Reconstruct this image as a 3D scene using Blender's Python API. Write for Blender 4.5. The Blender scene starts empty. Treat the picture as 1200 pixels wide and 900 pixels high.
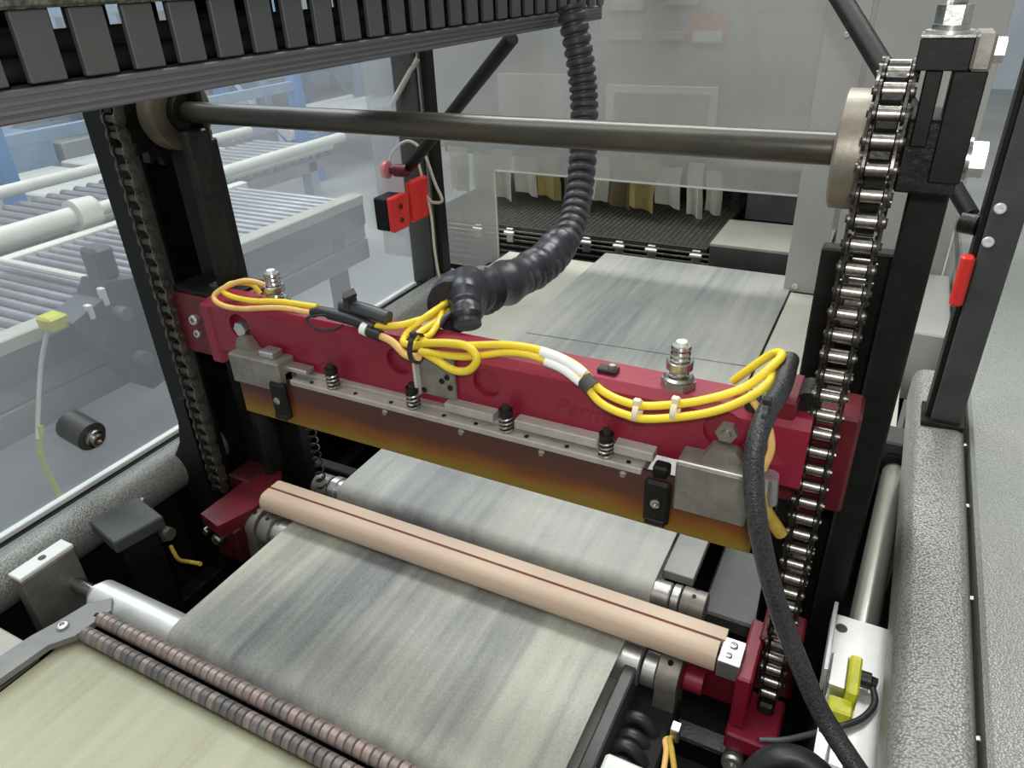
import bpy, bmesh, math, random
from mathutils import Vector, Matrix, Quaternion
random.seed(7)
V = Vector
SC = bpy.context.scene
COL = SC.collection

# ---------------------------------------------------------------- camera, world, lights, exposure
cd = bpy.data.cameras.new('camera'); cam = bpy.data.objects.new('camera', cd); COL.objects.link(cam)
cd.sensor_width = 36.0; cd.lens = 849.4 * 36.0 / 1200.0; cd.clip_start = 0.02; cd.clip_end = 100
cx = V((0.88890413, 0.45658999, -0.03708129)); cy = V((-0.19532948, 0.45100154, 0.87088691)); cz = V((0.41436197, -0.7668919, 0.49008262))
m = Matrix((cx, cy, cz)).transposed().to_4x4(); m.translation = V((0, 0, 0.67)); cam.matrix_world = m
SC.camera = cam
w = bpy.data.worlds.new('world'); SC.world = w; w.use_nodes = True
wn = w.node_tree.nodes['Background']; wn.inputs[0].default_value = (0.93, 0.97, 1.0, 1); wn.inputs[1].default_value = 0.42

def area(name, loc, target, sx, sy, power, color=(1, 1, 1)):
    l = bpy.data.lights.new(name, 'AREA'); l.shape = 'RECTANGLE'; l.size = sx; l.size_y = sy; l.energy = power; l.color = color
    o = bpy.data.objects.new(name, l); COL.objects.link(o); o.location = loc
    o.rotation_euler = (V(target) - V(loc)).to_track_quat('-Z', 'Y').to_euler()
area('hall_light', (-0.7, 2.7, 3.2), (-0.5, 1.2, 0), 3.0, 0.8, 135, (0.98, 1.0, 0.97))
area('hall_light', (-1.2, 0.0, 3.2), (-0.4, 0.5, 0), 0.8, 2.6, 42, (1.0, 1.0, 0.95))
area('hall_light', (-4.5, 2.5, 4.2), (-3.6, 2.2, -0.8), 3.4, 3.4, 330, (0.9, 0.96, 1.0))
area('camera_flash', (0.03, -0.03, 0.76), (-0.4, 0.75, 0.15), 0.05, 0.03, 2.6, (1, 0.98, 0.95))
SC.view_settings.view_transform = 'Standard'; SC.view_settings.look = 'None'; SC.view_settings.gamma = 1
SC.view_settings.use_curve_mapping = False; SC.view_settings.exposure = 0.0

# ---------------------------------------------------------------- materials
def mat(name, col, rough=0.5, metal=0.0, var=0.0, vs=20.0, bump=0.0, bs=200.0, stretch=(1, 1, 1), col2=None, rv=0.0, spec=0.5):
    mt = bpy.data.materials.new(name); mt.use_nodes = True; nt = mt.node_tree; N = nt.nodes; L = nt.links
    b = N['Principled BSDF']; b.inputs['Base Color'].default_value = (*col, 1); b.inputs['Roughness'].default_value = rough
    b.inputs['Metallic'].default_value = metal; b.inputs['Specular IOR Level'].default_value = spec
    tc = N.new('ShaderNodeTexCoord'); mp = N.new('ShaderNodeMapping'); mp.inputs['Scale'].default_value = stretch
    L.new(tc.outputs['Object'], mp.inputs['Vector'])
    if var > 0 or col2:
        n = N.new('ShaderNodeTexNoise'); n.inputs['Scale'].default_value = vs; n.inputs['Detail'].default_value = 5; n.inputs['Roughness'].default_value = 0.65
        L.new(mp.outputs[0], n.inputs['Vector'])
        r = N.new('ShaderNodeValToRGB'); r.color_ramp.elements[0].position = 0.32; r.color_ramp.elements[1].position = 0.68
        c2 = col2 if col2 else tuple(min(1, c * (1 + var)) for c in col)
        r.color_ramp.elements[0].color = (*[c * (1 - var) for c in col], 1); r.color_ramp.elements[1].color = (*c2, 1)
        L.new(n.outputs['Fac'], r.inputs['Fac']); L.new(r.outputs[0], b.inputs['Base Color'])
        if rv > 0:
            q = N.new('ShaderNodeMapRange'); q.inputs['To Min'].default_value = max(0.02, rough - rv); q.inputs['To Max'].default_value = min(1, rough + rv)
            L.new(n.outputs['Fac'], q.inputs['Value']); L.new(q.outputs[0], b.inputs['Roughness'])
    if bump > 0:
        n2 = N.new('ShaderNodeTexNoise'); n2.inputs['Scale'].default_value = bs; n2.inputs['Detail'].default_value = 3
        L.new(mp.outputs[0], n2.inputs['Vector'])
        bp = N.new('ShaderNodeBump'); bp.inputs['Strength'].default_value = bump; bp.inputs['Distance'].default_value = 0.002
        L.new(n2.outputs['Fac'], bp.inputs['Height']); L.new(bp.outputs[0], b.inputs['Normal'])
    return mt

def hammer(name, c1, c2, scale=440):
    mt = bpy.data.materials.new(name); mt.use_nodes = True; nt = mt.node_tree; N = nt.nodes; L = nt.links
    b = N['Principled BSDF']; b.inputs['Roughness'].default_value = 0.34; b.inputs['Metallic'].default_value = 0.25
    tc = N.new('ShaderNodeTexCoord'); v = N.new('ShaderNodeTexVoronoi'); v.inputs['Scale'].default_value = scale
    L.new(tc.outputs['Object'], v.inputs['Vector'])
    r = N.new('ShaderNodeValToRGB'); r.color_ramp.elements[0].color = (*c2, 1); r.color_ramp.elements[1].color = (*c1, 1)
    r.color_ramp.elements[0].position = 0.1; r.color_ramp.elements[1].position = 0.75
    L.new(v.outputs['Distance'], r.inputs['Fac']); L.new(r.outputs[0], b.inputs['Base Color'])
    bp = N.new('ShaderNodeBump'); bp.inputs['Strength'].default_value = 0.6; bp.inputs['Distance'].default_value = 0.001
    L.new(v.outputs['Distance'], bp.inputs['Height']); L.new(bp.outputs[0], b.inputs['Normal'])
    return mt

def belt_mat(name, base, dark, light, rough=0.55):
    mt = bpy.data.materials.new(name); mt.use_nodes = True; nt = mt.node_tree; N = nt.nodes; L = nt.links
    b = N['Principled BSDF']; b.inputs['Roughness'].default_value = rough
    tc = N.new('ShaderNodeTexCoord')
    def noise(scale, st, det=4):
        mp = N.new('ShaderNodeMapping'); mp.inputs['Scale'].default_value = st; L.new(tc.outputs['Object'], mp.inputs['Vector'])
        n = N.new('ShaderNodeTexNoise'); n.inputs['Scale'].default_value = scale; n.inputs['Detail'].default_value = det; L.new(mp.outputs[0], n.inputs['Vector']); return n
    n1 = noise(11, (1, 0.10, 1)); n2 = noise(5, (1, 0.8, 1)); n3 = noise(70, (1, 0.06, 1), 3); n4 = noise(420, (1, 1, 1), 2)
    r = N.new('ShaderNodeValToRGB'); e = r.color_ramp.elements; e[0].position = 0.38; e[0].color = (*dark, 1); e[1].position = 0.62; e[1].color = (*light, 1)
    k = r.color_ramp.elements.new(0.5); k.color = (*base, 1)
    def mx(a, bb, f):
        x = N.new('ShaderNodeMix'); x.data_type = 'FLOAT'; x.inputs[0].default_value = f; L.new(a, x.inputs[2]); L.new(bb, x.inputs[3]); return x.outputs[0]
    f = mx(mx(mx(n1.outputs['Fac'], n2.outputs['Fac'], 0.45), n3.outputs['Fac'], 0.25), n4.outputs['Fac'], 0.13)
    L.new(f, r.inputs['Fac']); L.new(r.outputs[0], b.inputs['Base Color'])
    bp = N.new('ShaderNodeBump'); bp.inputs['Strength'].default_value = 0.12; bp.inputs['Distance'].default_value = 0.001
    L.new(n4.outputs['Fac'], bp.inputs['Height']); L.new(bp.outputs[0], b.inputs['Normal'])
    return mt

def clear(name, haze, tint=(0.95, 0.97, 0.98), hcol=(0.75, 0.78, 0.8), streak=0.0):
    mt = bpy.data.materials.new(name); mt.use_nodes = True; nt = mt.node_tree; N = nt.nodes; L = nt.links
    for n in list(N): N.remove(n)
    out = N.new('ShaderNodeOutputMaterial'); tr = N.new('ShaderNodeBsdfTransparent'); tr.inputs[0].default_value = (*tint, 1)
    df = N.new('ShaderNodeBsdfDiffuse'); df.inputs[0].default_value = (*hcol, 1); gl = N.new('ShaderNodeBsdfGlossy'); gl.inputs['Roughness'].default_value = 0.04
    m1 = N.new('ShaderNodeMixShader'); m1.inputs[0].default_value = haze; L.new(tr.outputs[0], m1.inputs[1]); L.new(df.outputs[0], m1.inputs[2])
    if streak > 0:
        tc = N.new('ShaderNodeTexCoord'); n = N.new('ShaderNodeTexNoise'); n.inputs['Scale'].default_value = 4; L.new(tc.outputs['Object'], n.inputs['Vector'])
        q = N.new('ShaderNodeMapRange'); q.inputs['From Min'].default_value = 0.3; q.inputs['From Max'].default_value = 0.7
        q.inputs['To Min'].default_value = haze - streak; q.inputs['To Max'].default_value = haze + streak; L.new(n.outputs['Fac'], q.inputs['Value']); L.new(q.outputs[0], m1.inputs[0])
    lw = N.new('ShaderNodeLayerWeight'); lw.inputs[0].default_value = 0.5; pw = N.new('ShaderNodeMath'); pw.operation = 'POWER'; pw.inputs[1].default_value = 4.0; L.new(lw.outputs['Facing'], pw.inputs[0])
    fr = N.new('ShaderNodeMath'); fr.operation = 'MULTIPLY_ADD'; fr.inputs[1].default_value = 0.5; fr.inputs[2].default_value = 0.03; L.new(pw.outputs[0], fr.inputs[0]); m2 = N.new('ShaderNodeMixShader'); L.new(fr.outputs[0], m2.inputs[0])
    L.new(m1.outputs[0], m2.inputs[1]); L.new(gl.outputs[0], m2.inputs[2]); L.new(m2.outputs[0], out.inputs[0])
    return mt

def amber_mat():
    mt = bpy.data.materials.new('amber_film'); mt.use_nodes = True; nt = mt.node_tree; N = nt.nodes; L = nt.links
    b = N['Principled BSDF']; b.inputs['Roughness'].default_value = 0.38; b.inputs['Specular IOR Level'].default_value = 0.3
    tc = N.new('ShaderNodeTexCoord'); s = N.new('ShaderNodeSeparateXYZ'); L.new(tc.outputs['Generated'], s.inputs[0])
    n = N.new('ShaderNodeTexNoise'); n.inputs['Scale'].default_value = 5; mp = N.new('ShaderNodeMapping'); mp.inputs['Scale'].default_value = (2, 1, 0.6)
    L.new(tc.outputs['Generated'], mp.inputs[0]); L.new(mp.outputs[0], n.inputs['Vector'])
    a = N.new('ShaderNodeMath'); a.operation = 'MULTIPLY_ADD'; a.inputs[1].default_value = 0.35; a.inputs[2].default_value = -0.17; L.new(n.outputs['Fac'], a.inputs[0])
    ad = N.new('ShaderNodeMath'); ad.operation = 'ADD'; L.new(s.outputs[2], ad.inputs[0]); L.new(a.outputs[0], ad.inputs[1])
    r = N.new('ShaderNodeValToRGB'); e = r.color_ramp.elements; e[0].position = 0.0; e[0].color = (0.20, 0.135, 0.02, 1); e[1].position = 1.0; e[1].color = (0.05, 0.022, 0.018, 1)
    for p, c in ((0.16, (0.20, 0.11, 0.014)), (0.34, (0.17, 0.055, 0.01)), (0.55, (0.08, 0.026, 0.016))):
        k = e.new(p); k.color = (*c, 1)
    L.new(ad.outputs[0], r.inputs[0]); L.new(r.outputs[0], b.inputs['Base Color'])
    return mt

M = dict(
 black=mat('black_paint', (0.007, 0.0075, 0.006), 0.5, 0, 0.5, 30, 0.15, 120, rv=0.12, spec=0.25),
 greasy=mat('greasy_black_steel', (0.012, 0.0115, 0.009), 0.42, 0.2, 0.6, 60, 0.4, 180, rv=0.12, spec=0.35),
 dark=mat('shade_dark_interior', (0.008, 0.008, 0.008), 0.7, 0, 0.4, 12, spec=0.25),  # near-black: shade of enclosed interiors put into the colour
 darkgrey=mat('dark_grey_paint', (0.055, 0.058, 0.054), 0.5, 0, 0.25, 20, 0.1, 200),
 grey=mat('grey_paint', (0.22, 0.22, 0.21), 0.45, 0.1, 0.15, 14, 0.08, 200),
 duct=mat('duct_plastic', (0.07, 0.074, 0.068), 0.55, 0, 0.12, 10, 0.1, 90, (1, 0.08, 1)),
 ductbase=mat('duct_base_grey', (0.105, 0.105, 0.11), 0.5, 0, 0.3, 16, 0.25, 60, (1, 0.05, 4)),
 red=mat('red_paint', (0.235, 0.011, 0.032), 0.4, 0.0, 0.16, 9, 0.1, 160, rv=0.08),
 redk=mat('deep_red_paint', (0.05, 0.005, 0.008), 0.45, 0, 0.4, 16),  # darkest red, for two blocks of the left bracket
 redd=mat('dark_red_paint', (0.115, 0.008, 0.014), 0.42, 0.1, 0.4, 16, 0.15, 160),  # darker mottled red, for brackets, end blocks and small fittings
 steel=mat('worn_steel', (0.45, 0.44, 0.41), 0.28, 1.0, 0.3, 60, 0.12, 150, rv=0.1),
 chain=mat('oiled_chain_steel', (0.30, 0.28, 0.245), 0.3, 0.95, 0.45, 70, 0.1, 200, rv=0.1),
 chaind=mat('dirty_chain_steel', (0.13, 0.12, 0.10), 0.34, 0.7, 0.5, 70, 0.2, 200),
 plate=mat('oiled_chain_plate', (0.075, 0.07, 0.062), 0.32, 0.85, 0.5, 80, 0.15, 200),
 railm=mat('satin_rail', (0.40, 0.37, 0.33), 0.45, 0.15, 0.15, 40, 0.1, 160),
 tubest=mat('polished_tube', (0.5, 0.49, 0.43), 0.25, 0.8),
 alu=mat('aluminium', (0.55, 0.55, 0.53), 0.36, 0.85, 0.12, 25, 0.06, 240, rv=0.08),
 aluw=mat('bright_aluminium', (0.78, 0.78, 0.76), 0.4, 0.5, 0.06, 30, 0.04, 200),
 alud=mat('dull_aluminium', (0.24, 0.225, 0.195), 0.48, 0.5, 0.25, 40, 0.15, 160),
 shaft=mat('oiled_shaft_steel', (0.035, 0.038, 0.034), 0.34, 0.35, 0.4, 12, 0.12, 120, (0.3, 1, 1), col2=(0.075, 0.068, 0.05), rv=0.08),
 hub=mat('hub_steel', (0.24, 0.215, 0.175), 0.42, 0.45, 0.2, 40, 0.1, 200),
 hubd=mat('grimy_hub_steel', (0.13, 0.11, 0.075), 0.5, 0.25, 0.3, 30, 0.1, 200),
 yellow=mat('yellow_cable_jacket', (0.82, 0.62, 0.035), 0.4, 0, 0.06, 30),
 yellowd=mat('dirty_yellow_jacket', (0.5, 0.34, 0.05), 0.5, 0, 0.2, 60),
 peach=mat('faded_yellow_jacket', (0.80, 0.50, 0.16), 0.45, 0, 0.15, 40),
 rubber=mat('black_rubber', (0.018, 0.018, 0.02), 0.42, 0, 0.3, 60, 0.15, 150),
 hose=mat('grey_black_hose', (0.045, 0.045, 0.05), 0.42, 0, 0.25, 60),
 tape=mat('black_tape', (0.022, 0.023, 0.03), 0.36, 0, 0.4, 30, 1.0, 35, rv=0.1),
 braid=mat('braided_sleeve', (0.035, 0.035, 0.038), 0.33, 0.15, 0.8, 500, 0.4, 600),
 tan=mat('tan_silicone', (0.60, 0.45, 0.33), 0.5, 0, 0.08, 10, 0.05, 150, (0.3, 1, 1)),
 redline=mat('dark_red_line', (0.20, 0.02, 0.012), 0.5),
 copper=mat('coppery_sleeve', (0.34, 0.265, 0.235), 0.42, 0.35, 0.25, 90, 0.2, 200, rv=0.08),
 copper2=mat('dull_copper_sleeve', (0.27, 0.215, 0.19), 0.42, 0.3, 0.3, 90, 0.2, 200),
 cgrey2=mat('dark_grey_sleeve', (0.14, 0.13, 0.125), 0.45, 0.3, 0.3, 90, 0.2, 200),
 cgrey=mat('grey_sleeve', (0.20, 0.18, 0.17), 0.45, 0.3, 0.3, 90, 0.2, 200),
 amber=amber_mat(),
 belt=belt_mat('grey_belt', (0.27, 0.275, 0.245), (0.11, 0.12, 0.13), (0.44, 0.445, 0.36)),
 belt2=belt_mat('dull_grey_belt', (0.32, 0.325, 0.30), (0.19, 0.20, 0.205), (0.44, 0.44, 0.385)),
 beltg=belt_mat('greenish_belt', (0.385, 0.385, 0.26), (0.29, 0.265, 0.18), (0.46, 0.45, 0.32)),
 ham=hammer('hammertone_grey', (0.17, 0.175, 0.158), (0.37, 0.37, 0.345)),
 hamd=hammer('hammertone_lid', (0.24, 0.245, 0.225), (0.30, 0.305, 0.28), 560),
 hamk=hammer('hammertone_dark', (0.05, 0.06, 0.04), (0.16, 0.17, 0.13), 260),
 cream=mat('cream_plate', (0.52, 0.50, 0.43), 0.45, 0, 0.08, 12),
 beige=mat('beige_plate', (0.45, 0.44, 0.37), 0.5, 0, 0.1, 8),
 white=mat('white_plastic', (0.85, 0.86, 0.82), 0.4),
 nylon=mat('natural_nylon', (0.75, 0.68, 0.5), 0.4),
 switch=mat('red_plastic', (0.75, 0.03, 0.025), 0.35),
 lime=mat('yellow_green_plastic', (0.62, 0.62, 0.03), 0.4, 0, 0.2, 60),
 clearw=clear('clear_window', 0.26, hcol=(0.8, 0.84, 0.9)),
 clearp=clear('hazy_panel', 0.42, hcol=(0.55, 0.55, 0.52), streak=0.1),
 concrete=mat('concrete_floor', (0.40, 0.40, 0.38), 0.6, 0, 0.14, 1.5, 0.1, 30),
 wallm=mat('hall_wall', (0.62, 0.68, 0.72), 0.8, 0, 0.15, 0.6),
 hood=mat('hood_paint', (0.43, 0.43, 0.40), 0.5, 0, 0.08, 3),
 blue=mat('rack_blue', (0.08, 0.27, 0.62), 0.5, 0, 0.15, 5),
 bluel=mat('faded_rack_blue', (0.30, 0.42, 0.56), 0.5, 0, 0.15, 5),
 convs=mat('conveyor_side', (0.22, 0.20, 0.20), 0.5, 0, 0.15, 4),
 convd=mat('conveyor_dark', (0.065, 0.07, 0.085), 0.5, 0, 0.2, 4),
 roller=mat('conveyor_roller', (0.33, 0.33, 0.35), 0.4, 0.6, 0.2, 10),
 tube=mat('pale_tube', (0.75, 0.75, 0.66), 0.5, 0, 0.08, 6),
 stripw=mat('curtain_white', (0.80, 0.79, 0.68), 0.5, 0, 0.1, 10),
 stripy=mat('curtain_yellowed', (0.52, 0.42, 0.17), 0.5, 0, 0.25, 8),
 stript=mat('curtain_brown', (0.26, 0.20, 0.11), 0.5, 0, 0.3, 10),
 mesh=mat('mesh_belt_steel', (0.16, 0.15, 0.13), 0.4, 0.6, 0.3, 60),
 orange=mat('orange_label', (0.75, 0.22, 0.10), 0.5, 0, 0.15, 20),
 paper=mat('paper_label', (0.78, 0.76, 0.72), 0.6),
)

# ---------------------------------------------------------------- mesh helpers
WLOC = {}
class MB:
    def __init__(s): s.bm = bmesh.new()
    def _rot(s, vs, rot):
        if rot:
            ax, ang, piv = rot
            bmesh.ops.rotate(s.bm, verts=vs, cent=V(piv), matrix=Matrix.Rotation(math.radians(ang), 3, ax))
    def box(s, x0, x1, y0, y1, z0, z1, bev=0.0, rot=None, seg=1):
        r = bmesh.ops.create_cube(s.bm, size=1.0); vs = r['verts']
        for v in vs: v.co = V(((x0 + x1) / 2 + v.co.x * (x1 - x0), (y0 + y1) / 2 + v.co.y * (y1 - y0), (z0 + z1) / 2 + v.co.z * (z1 - z0)))
        s._rot(vs, rot)
        if bev > 0:
            es = list({e for v in vs for e in v.link_edges})
            bmesh.ops.bevel(s.bm, geom=es, offset=bev, segments=seg, affect='EDGES', clamp_overlap=True)
        return s
    def cyl(s, p0, p1, r0, r1=None, n=20, rotn=0.0):
        if r1 is None: r1 = r0
        p0, p1 = V(p0), V(p1); d = (p1 - p0).normalized(); q = d.to_track_quat('Z', 'Y')
        ring = []
        for p, r in ((p0, r0), (p1, r1)):
            ring.append([s.bm.verts.new(p + q @ V((r * math.cos(2 * math.pi * i / n + rotn), r * math.sin(2 * math.pi * i / n + rotn), 0))) for i in range(n)])
        for i in range(n): s.bm.faces.new((ring[0][i], ring[0][(i + 1) % n], ring[1][(i + 1) % n], ring[1][i]))
        s.bm.faces.new(ring[0][::-1]); s.bm.faces.new(ring[1]); return s
    def lathe(s, p0, d, prof, n=28):
        p0 = V(p0); d = V(d).normalized(); q = d.to_track_quat('Z', 'Y'); rings = []
        for t, r in prof:
            rings.append([s.bm.verts.new(p0 + d * t + q @ V((r * math.cos(2 * math.pi * i / n), r * math.sin(2 * math.pi * i / n), 0))) for i in range(n)])
        for a, b in zip(rings, rings[1:]):
            for i in range(n): s.bm.faces.new((a[i], a[(i + 1) % n], b[(i + 1) % n], b[i]))
        s.bm.faces.new(rings[0][::-1]); s.bm.faces.new(rings[-1]); return s
    def prism(s, pts, axis, a0, a1):
        def P(u, v, a): return V((a, u, v)) if axis == 'x' else V((u, a, v)) if axis == 'y' else V((u, v, a))
        A = [s.bm.verts.new(P(u, v, a0)) for u, v in pts]; B = [s.bm.verts.new(P(u, v, a1)) for u, v in pts]; n = len(pts)
        for i in range(n): s.bm.faces.new((A[i], A[(i + 1) % n], B[(i + 1) % n], B[i]))
        s.bm.faces.new(A[::-1]); s.bm.faces.new(B); return s
    def tube(s, pts, r, n=10, sub=6, rf=None):
        P = smooth(pts, sub); m = len(P)
        t0 = (P[1] - P[0]).normalized(); up = V((0, 0, 1)) if abs(t0.z) < 0.9 else V((1, 0, 0)); nrm = t0.cross(up).normalized(); rings = []
        for i, p in enumerate(P):
            t = ((P[min(i + 1, m - 1)] - P[max(i - 1, 0)])).normalized(); nrm = (nrm - t * nrm.dot(t)).normalized(); bn = t.cross(nrm)
            rr = r if rf is None else r * rf(i, i / (m - 1))
            rings.append([s.bm.verts.new(p + (nrm * math.cos(2 * math.pi * k / n) + bn * math.sin(2 * math.pi * k / n)) * rr) for k in range(n)])
        for a, b in zip(rings, rings[1:]):
            for i in range(n): s.bm.faces.new((a[i], a[(i + 1) % n], b[(i + 1) % n], b[i]))
        s.bm.faces.new(rings[0][::-1]); s.bm.faces.new(rings[-1]); return s
    def mesh(s, name, material, origin, ang=32):
        bm = s.bm; bmesh.ops.recalc_face_normals(bm, faces=bm.faces)
        for f in bm.faces: f.smooth = True
        for e in bm.edges:
            if len(e.link_faces) == 2 and e.calc_face_angle(0) > math.radians(ang): e.smooth = False
        bmesh.ops.translate(bm, verts=bm.verts, vec=-V(origin))
        me = bpy.data.meshes.new(name); bm.to_mesh(me); bm.free(); me.materials.append(M[material]); return me
    def build(s, name, material, parent=None, label=None, cat=None, group=None, kind=None, ang=32, cut=None):
        c = V((0, 0, 0)); lo = V((1e9,) * 3); hi = V((-1e9,) * 3)
        for v in s.bm.verts:
            for k in range(3): lo[k] = min(lo[k], v.co[k]); hi[k] = max(hi[k], v.co[k])
        c = (lo + hi) / 2
        if parent is None: c.z = lo.z
        me = s.mesh(name, material, c, ang)
        return put(name, me, c, parent, label, cat, group, kind)

def smooth(pts, sub):
    P = [V(p) for p in pts]
    if len(P) < 3 or sub <= 1:
        if len(P) == 2: return [P[0].lerp(P[1], i / max(1, sub)) for i in range(sub + 1)]
        return P
    E = [P[0] * 2 - P[1]] + P + [P[-1] * 2 - P[-2]]; out = []
    for i in range(1, len(E) - 2):
        a, b, c, d = E[i - 1:i + 3]
        for k in range(sub):
            t = k / sub
            out.append(0.5 * ((2 * b) + (c - a) * t + (2 * a - 5 * b + 4 * c - d) * t * t + (3 * b - a - 3 * c + d) * t ** 3))
    out.append(P[-1]); return out

def tagp(o, label=None, cat=None, group=None, kind=None):
    if label: o['label'] = label
    if cat: o['category'] = cat
    if group: o['group'] = group
    if kind: o['kind'] = kind
def put(name, me, wloc, parent=None, label=None, cat=None, group=None, kind=None, rot=None):
    o = bpy.data.objects.new(name, me); COL.objects.link(o)
    if parent: o.parent = parent; o.location = V(wloc) - WLOC[parent.name]
    else: o.location = wloc
    if rot is not None: o.rotation_euler = rot
    WLOC[o.name] = V(wloc); tagp(o, label, cat, group, kind); return o
def thing(name, loc, label, cat, group=None): return put(name, None, loc, None, label, cat, group)
def copy_tree(src, delta, label=None, parent=None):
    c = src.copy(); COL.objects.link(c)
    if parent is None: c.location = src.location + V(delta)
    else: c.parent = parent
    WLOC[c.name] = WLOC[src.name] + V(delta)
    if label: c['label'] = label
    for ch in [o for o in src.children]: copy_tree(ch, delta, None, c)
    return c
def cut(o, cutters):
    for me_b in cutters:
        t = bpy.data.objects.new('tmp', me_b); COL.objects.link(t); t.location = WLOC[o.name] * 0
        md = o.modifiers.new('b', 'BOOLEAN'); md.object = t; md.solver = 'EXACT'; md.operation = 'DIFFERENCE'
        bpy.context.view_layer.update(); dg = bpy.context.evaluated_depsgraph_get()
        nm = bpy.data.meshes.new_from_object(o.evaluated_get(dg)); o.modifiers.clear(); o.data = nm; bpy.data.objects.remove(t)
def cutcyl(p0, p1, r, n=28): return MB().cyl(p0, p1, r, n=n).mesh('c', 'red', (0, 0, 0))
def cutbox(*a): return MB().box(*a).mesh('c', 'red', (0, 0, 0))
def screw(parent, p, d, r=0.005, h=0.004, material='steel', name='screw'):
    p = V(p); d = V(d).normalized()
    b = MB().lathe(p, d, [(0, r), (h * 0.8, r), (h, r * 0.8), (h, r * 0.45), (h * 0.4, r * 0.42), (h * 0.4, 0.0001)], 16)
    return b.build(name, material, parent)

# ================================================================ SETTING
MB().box(-14, 4, -3, 12, -0.95, -0.85).build('floor', 'concrete', kind='structure')
MB().box(-14, 4, 11.9, 12.1, -0.85, 4.5).build('wall_back', 'wallm', kind='structure')
MB().box(-14.1, -13.9, -3, 12, -0.85, 4.5).build('wall_left', 'wallm', kind='structure')

# ================================================================ MACHINE FRAME
t = thing('machine_frame', (-0.45, 0.8, -0.85), 'machine bed and cabinet under the belts, coloured near-black for shade', 'machine frame')
MB().box(-0.985, -0.965, -0.35, 1.8, -0.85, -0.04).build('side_panel', 'dark', t)
MB().box(0.125, 0.145, -0.35, 1.09, -0.85, 0.10).build('side_panel', 'dark', t)
MB().box(-0.965, 0.125, -0.35, 1.8, -0.45, -0.42).build('bottom_panel', 'dark', t)
MB().box(-0.965, 0.125, 1.78, 1.80, -0.42, -0.06).build('end_panel', 'dark', t)
MB().box(-0.965, 0.125, -0.35, -0.33, -0.42, -0.06).build('end_panel', 'dark', t)
MB().box(-0.70, -0.10, 0.36, 0.56, -0.11, -0.055, 0.003).build('belt_bed', 'dark', t)
MB().box(-0.66, -0.17, 0.70, 1.80, -0.11, -0.048, 0.003).build('belt_bed', 'dark', t)
MB().box(-0.93, -0.90, 0.1, 1.3, -0.25, -0.2, 0.003).build('cross_bar', 'greasy', t)
MB().box(-0.96, 0.12, 0.615, 0.645, -0.24, -0.20, 0.003).build('cross_bar', 'greasy', t)
# left rail
r = MB().cyl((-0.945, -0.1, 0.0), (-0.945, 1.46, 0.0), 0.036, n=28).build('side_rail', 'ham', None, 'rounded grey hammertone rail running below the left window', 'rail')
# window with its lit lower edge drawn white
wf = thing('guard_window', (-1.0, 0.7, 0.0), 'large clear polycarbonate guard window with bright lower edge, left side', 'window')
MB().box(-1.004, -0.998, -0.1, 1.37, 0.024, 1.05).build('pane', 'clearw', wf)
MB().box(-1.006, -0.994, -0.1, 1.37, 0.017, 0.025, 0.001).build('edge_strip', 'white', wf, 'lit pane edge painted white')  # light glowing in the pane edge, painted as a white strip
MB().box(-1.01, -0.985, -0.1, 1.40, -0.04, 0.017, 0.002).build('gasket', 'black', wf)
lt = thing('window_latch', (-1.0, 0.48, 0.115), 'small black cylindrical latch with steel hex socket on the left window', 'latch')
MB().cyl((-1.0, 0.49, 0.125), (-0.955, 0.49, 0.115), 0.022, n=20).build('sleeve', 'darkgrey', lt)
MB().cyl((-0.955, 0.49, 0.115), (-0.945, 0.49, 0.113), 0.014, n=16).build('socket_head', 'steel', lt)
screw(lt, (-0.945, 0.49, 0.113), (1, 0, -0.2), 0.010, 0.005)

# corner post
cp = thing('corner_post', (-0.985, 1.42, -0.04), 'dark upright frame post at the far end of the left window', 'post')
MB().box(-1.025, -0.965, 1.40, 1.43, -0.04, 1.05, 0.003).build('upright', 'darkgrey', cp)
MB().box(-0.965, -0.945, 1.42, 1.455, -0.04, 1.05, 0.002).build('side_flange', 'black', cp)
MB().box(-0.962, -0.958, 1.41, 1.42, -0.0, 1.05).build('aluminium_strip', 'alu', cp)
MB().tube([(-1.02, 1.38, 0.429), (-0.958, 1.41, 0.524)], 0.006, 8).build('brace', 'cream', cp)
MB().box(-1.03, -0.94, 1.39, 1.46, -0.055, -0.035, 0.003).build('foot', 'black', cp)
ss = thing('safety_switch', (-0.985, 1.34, 0.17), 'red and black interlock switch on the dark corner post', 'switch')
MB().box(-1.000, -0.965, 1.25, 1.31, 0.19, 0.262, 0.003).build('switch_body', 'black', ss)
MB().box(-0.965, -0.950, 1.25, 1.31, 0.188, 0.264, 0.003).build('switch_cover', 'switch', ss)
MB().box(-0.965, -0.948, 1.325, 1.395, 0.19, 0.282, 0.004).build('actuator', 'switch', ss)
screw(ss, (-0.950, 1.28, 0.24), (1, 0, 0), 0.006, 0.003, 'redd'); screw(ss, (-0.950, 1.28, 0.21), (1, 0, 0), 0.006, 0.003, 'redd')
bt = thing('emergency_button', (-0.985, 1.33, 0.305), 'round red push button above the interlock switch', 'button')
MB().lathe((-0.958, 1.33, 0.305), (-1, -0.1, 0), [(0, 0.014), (0.03, 0.014), (0.031, 0.010), (0.04, 0.010)], 18).build('stem', 'redd', bt)
MB().lathe((-1.0, 1.325, 0.305), (-1, -0.1, 0), [(0, 0.012), (0.004, 0.019), (0.014, 0.019), (0.02, 0.012)], 20).build('cap', 'switch', bt)
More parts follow.
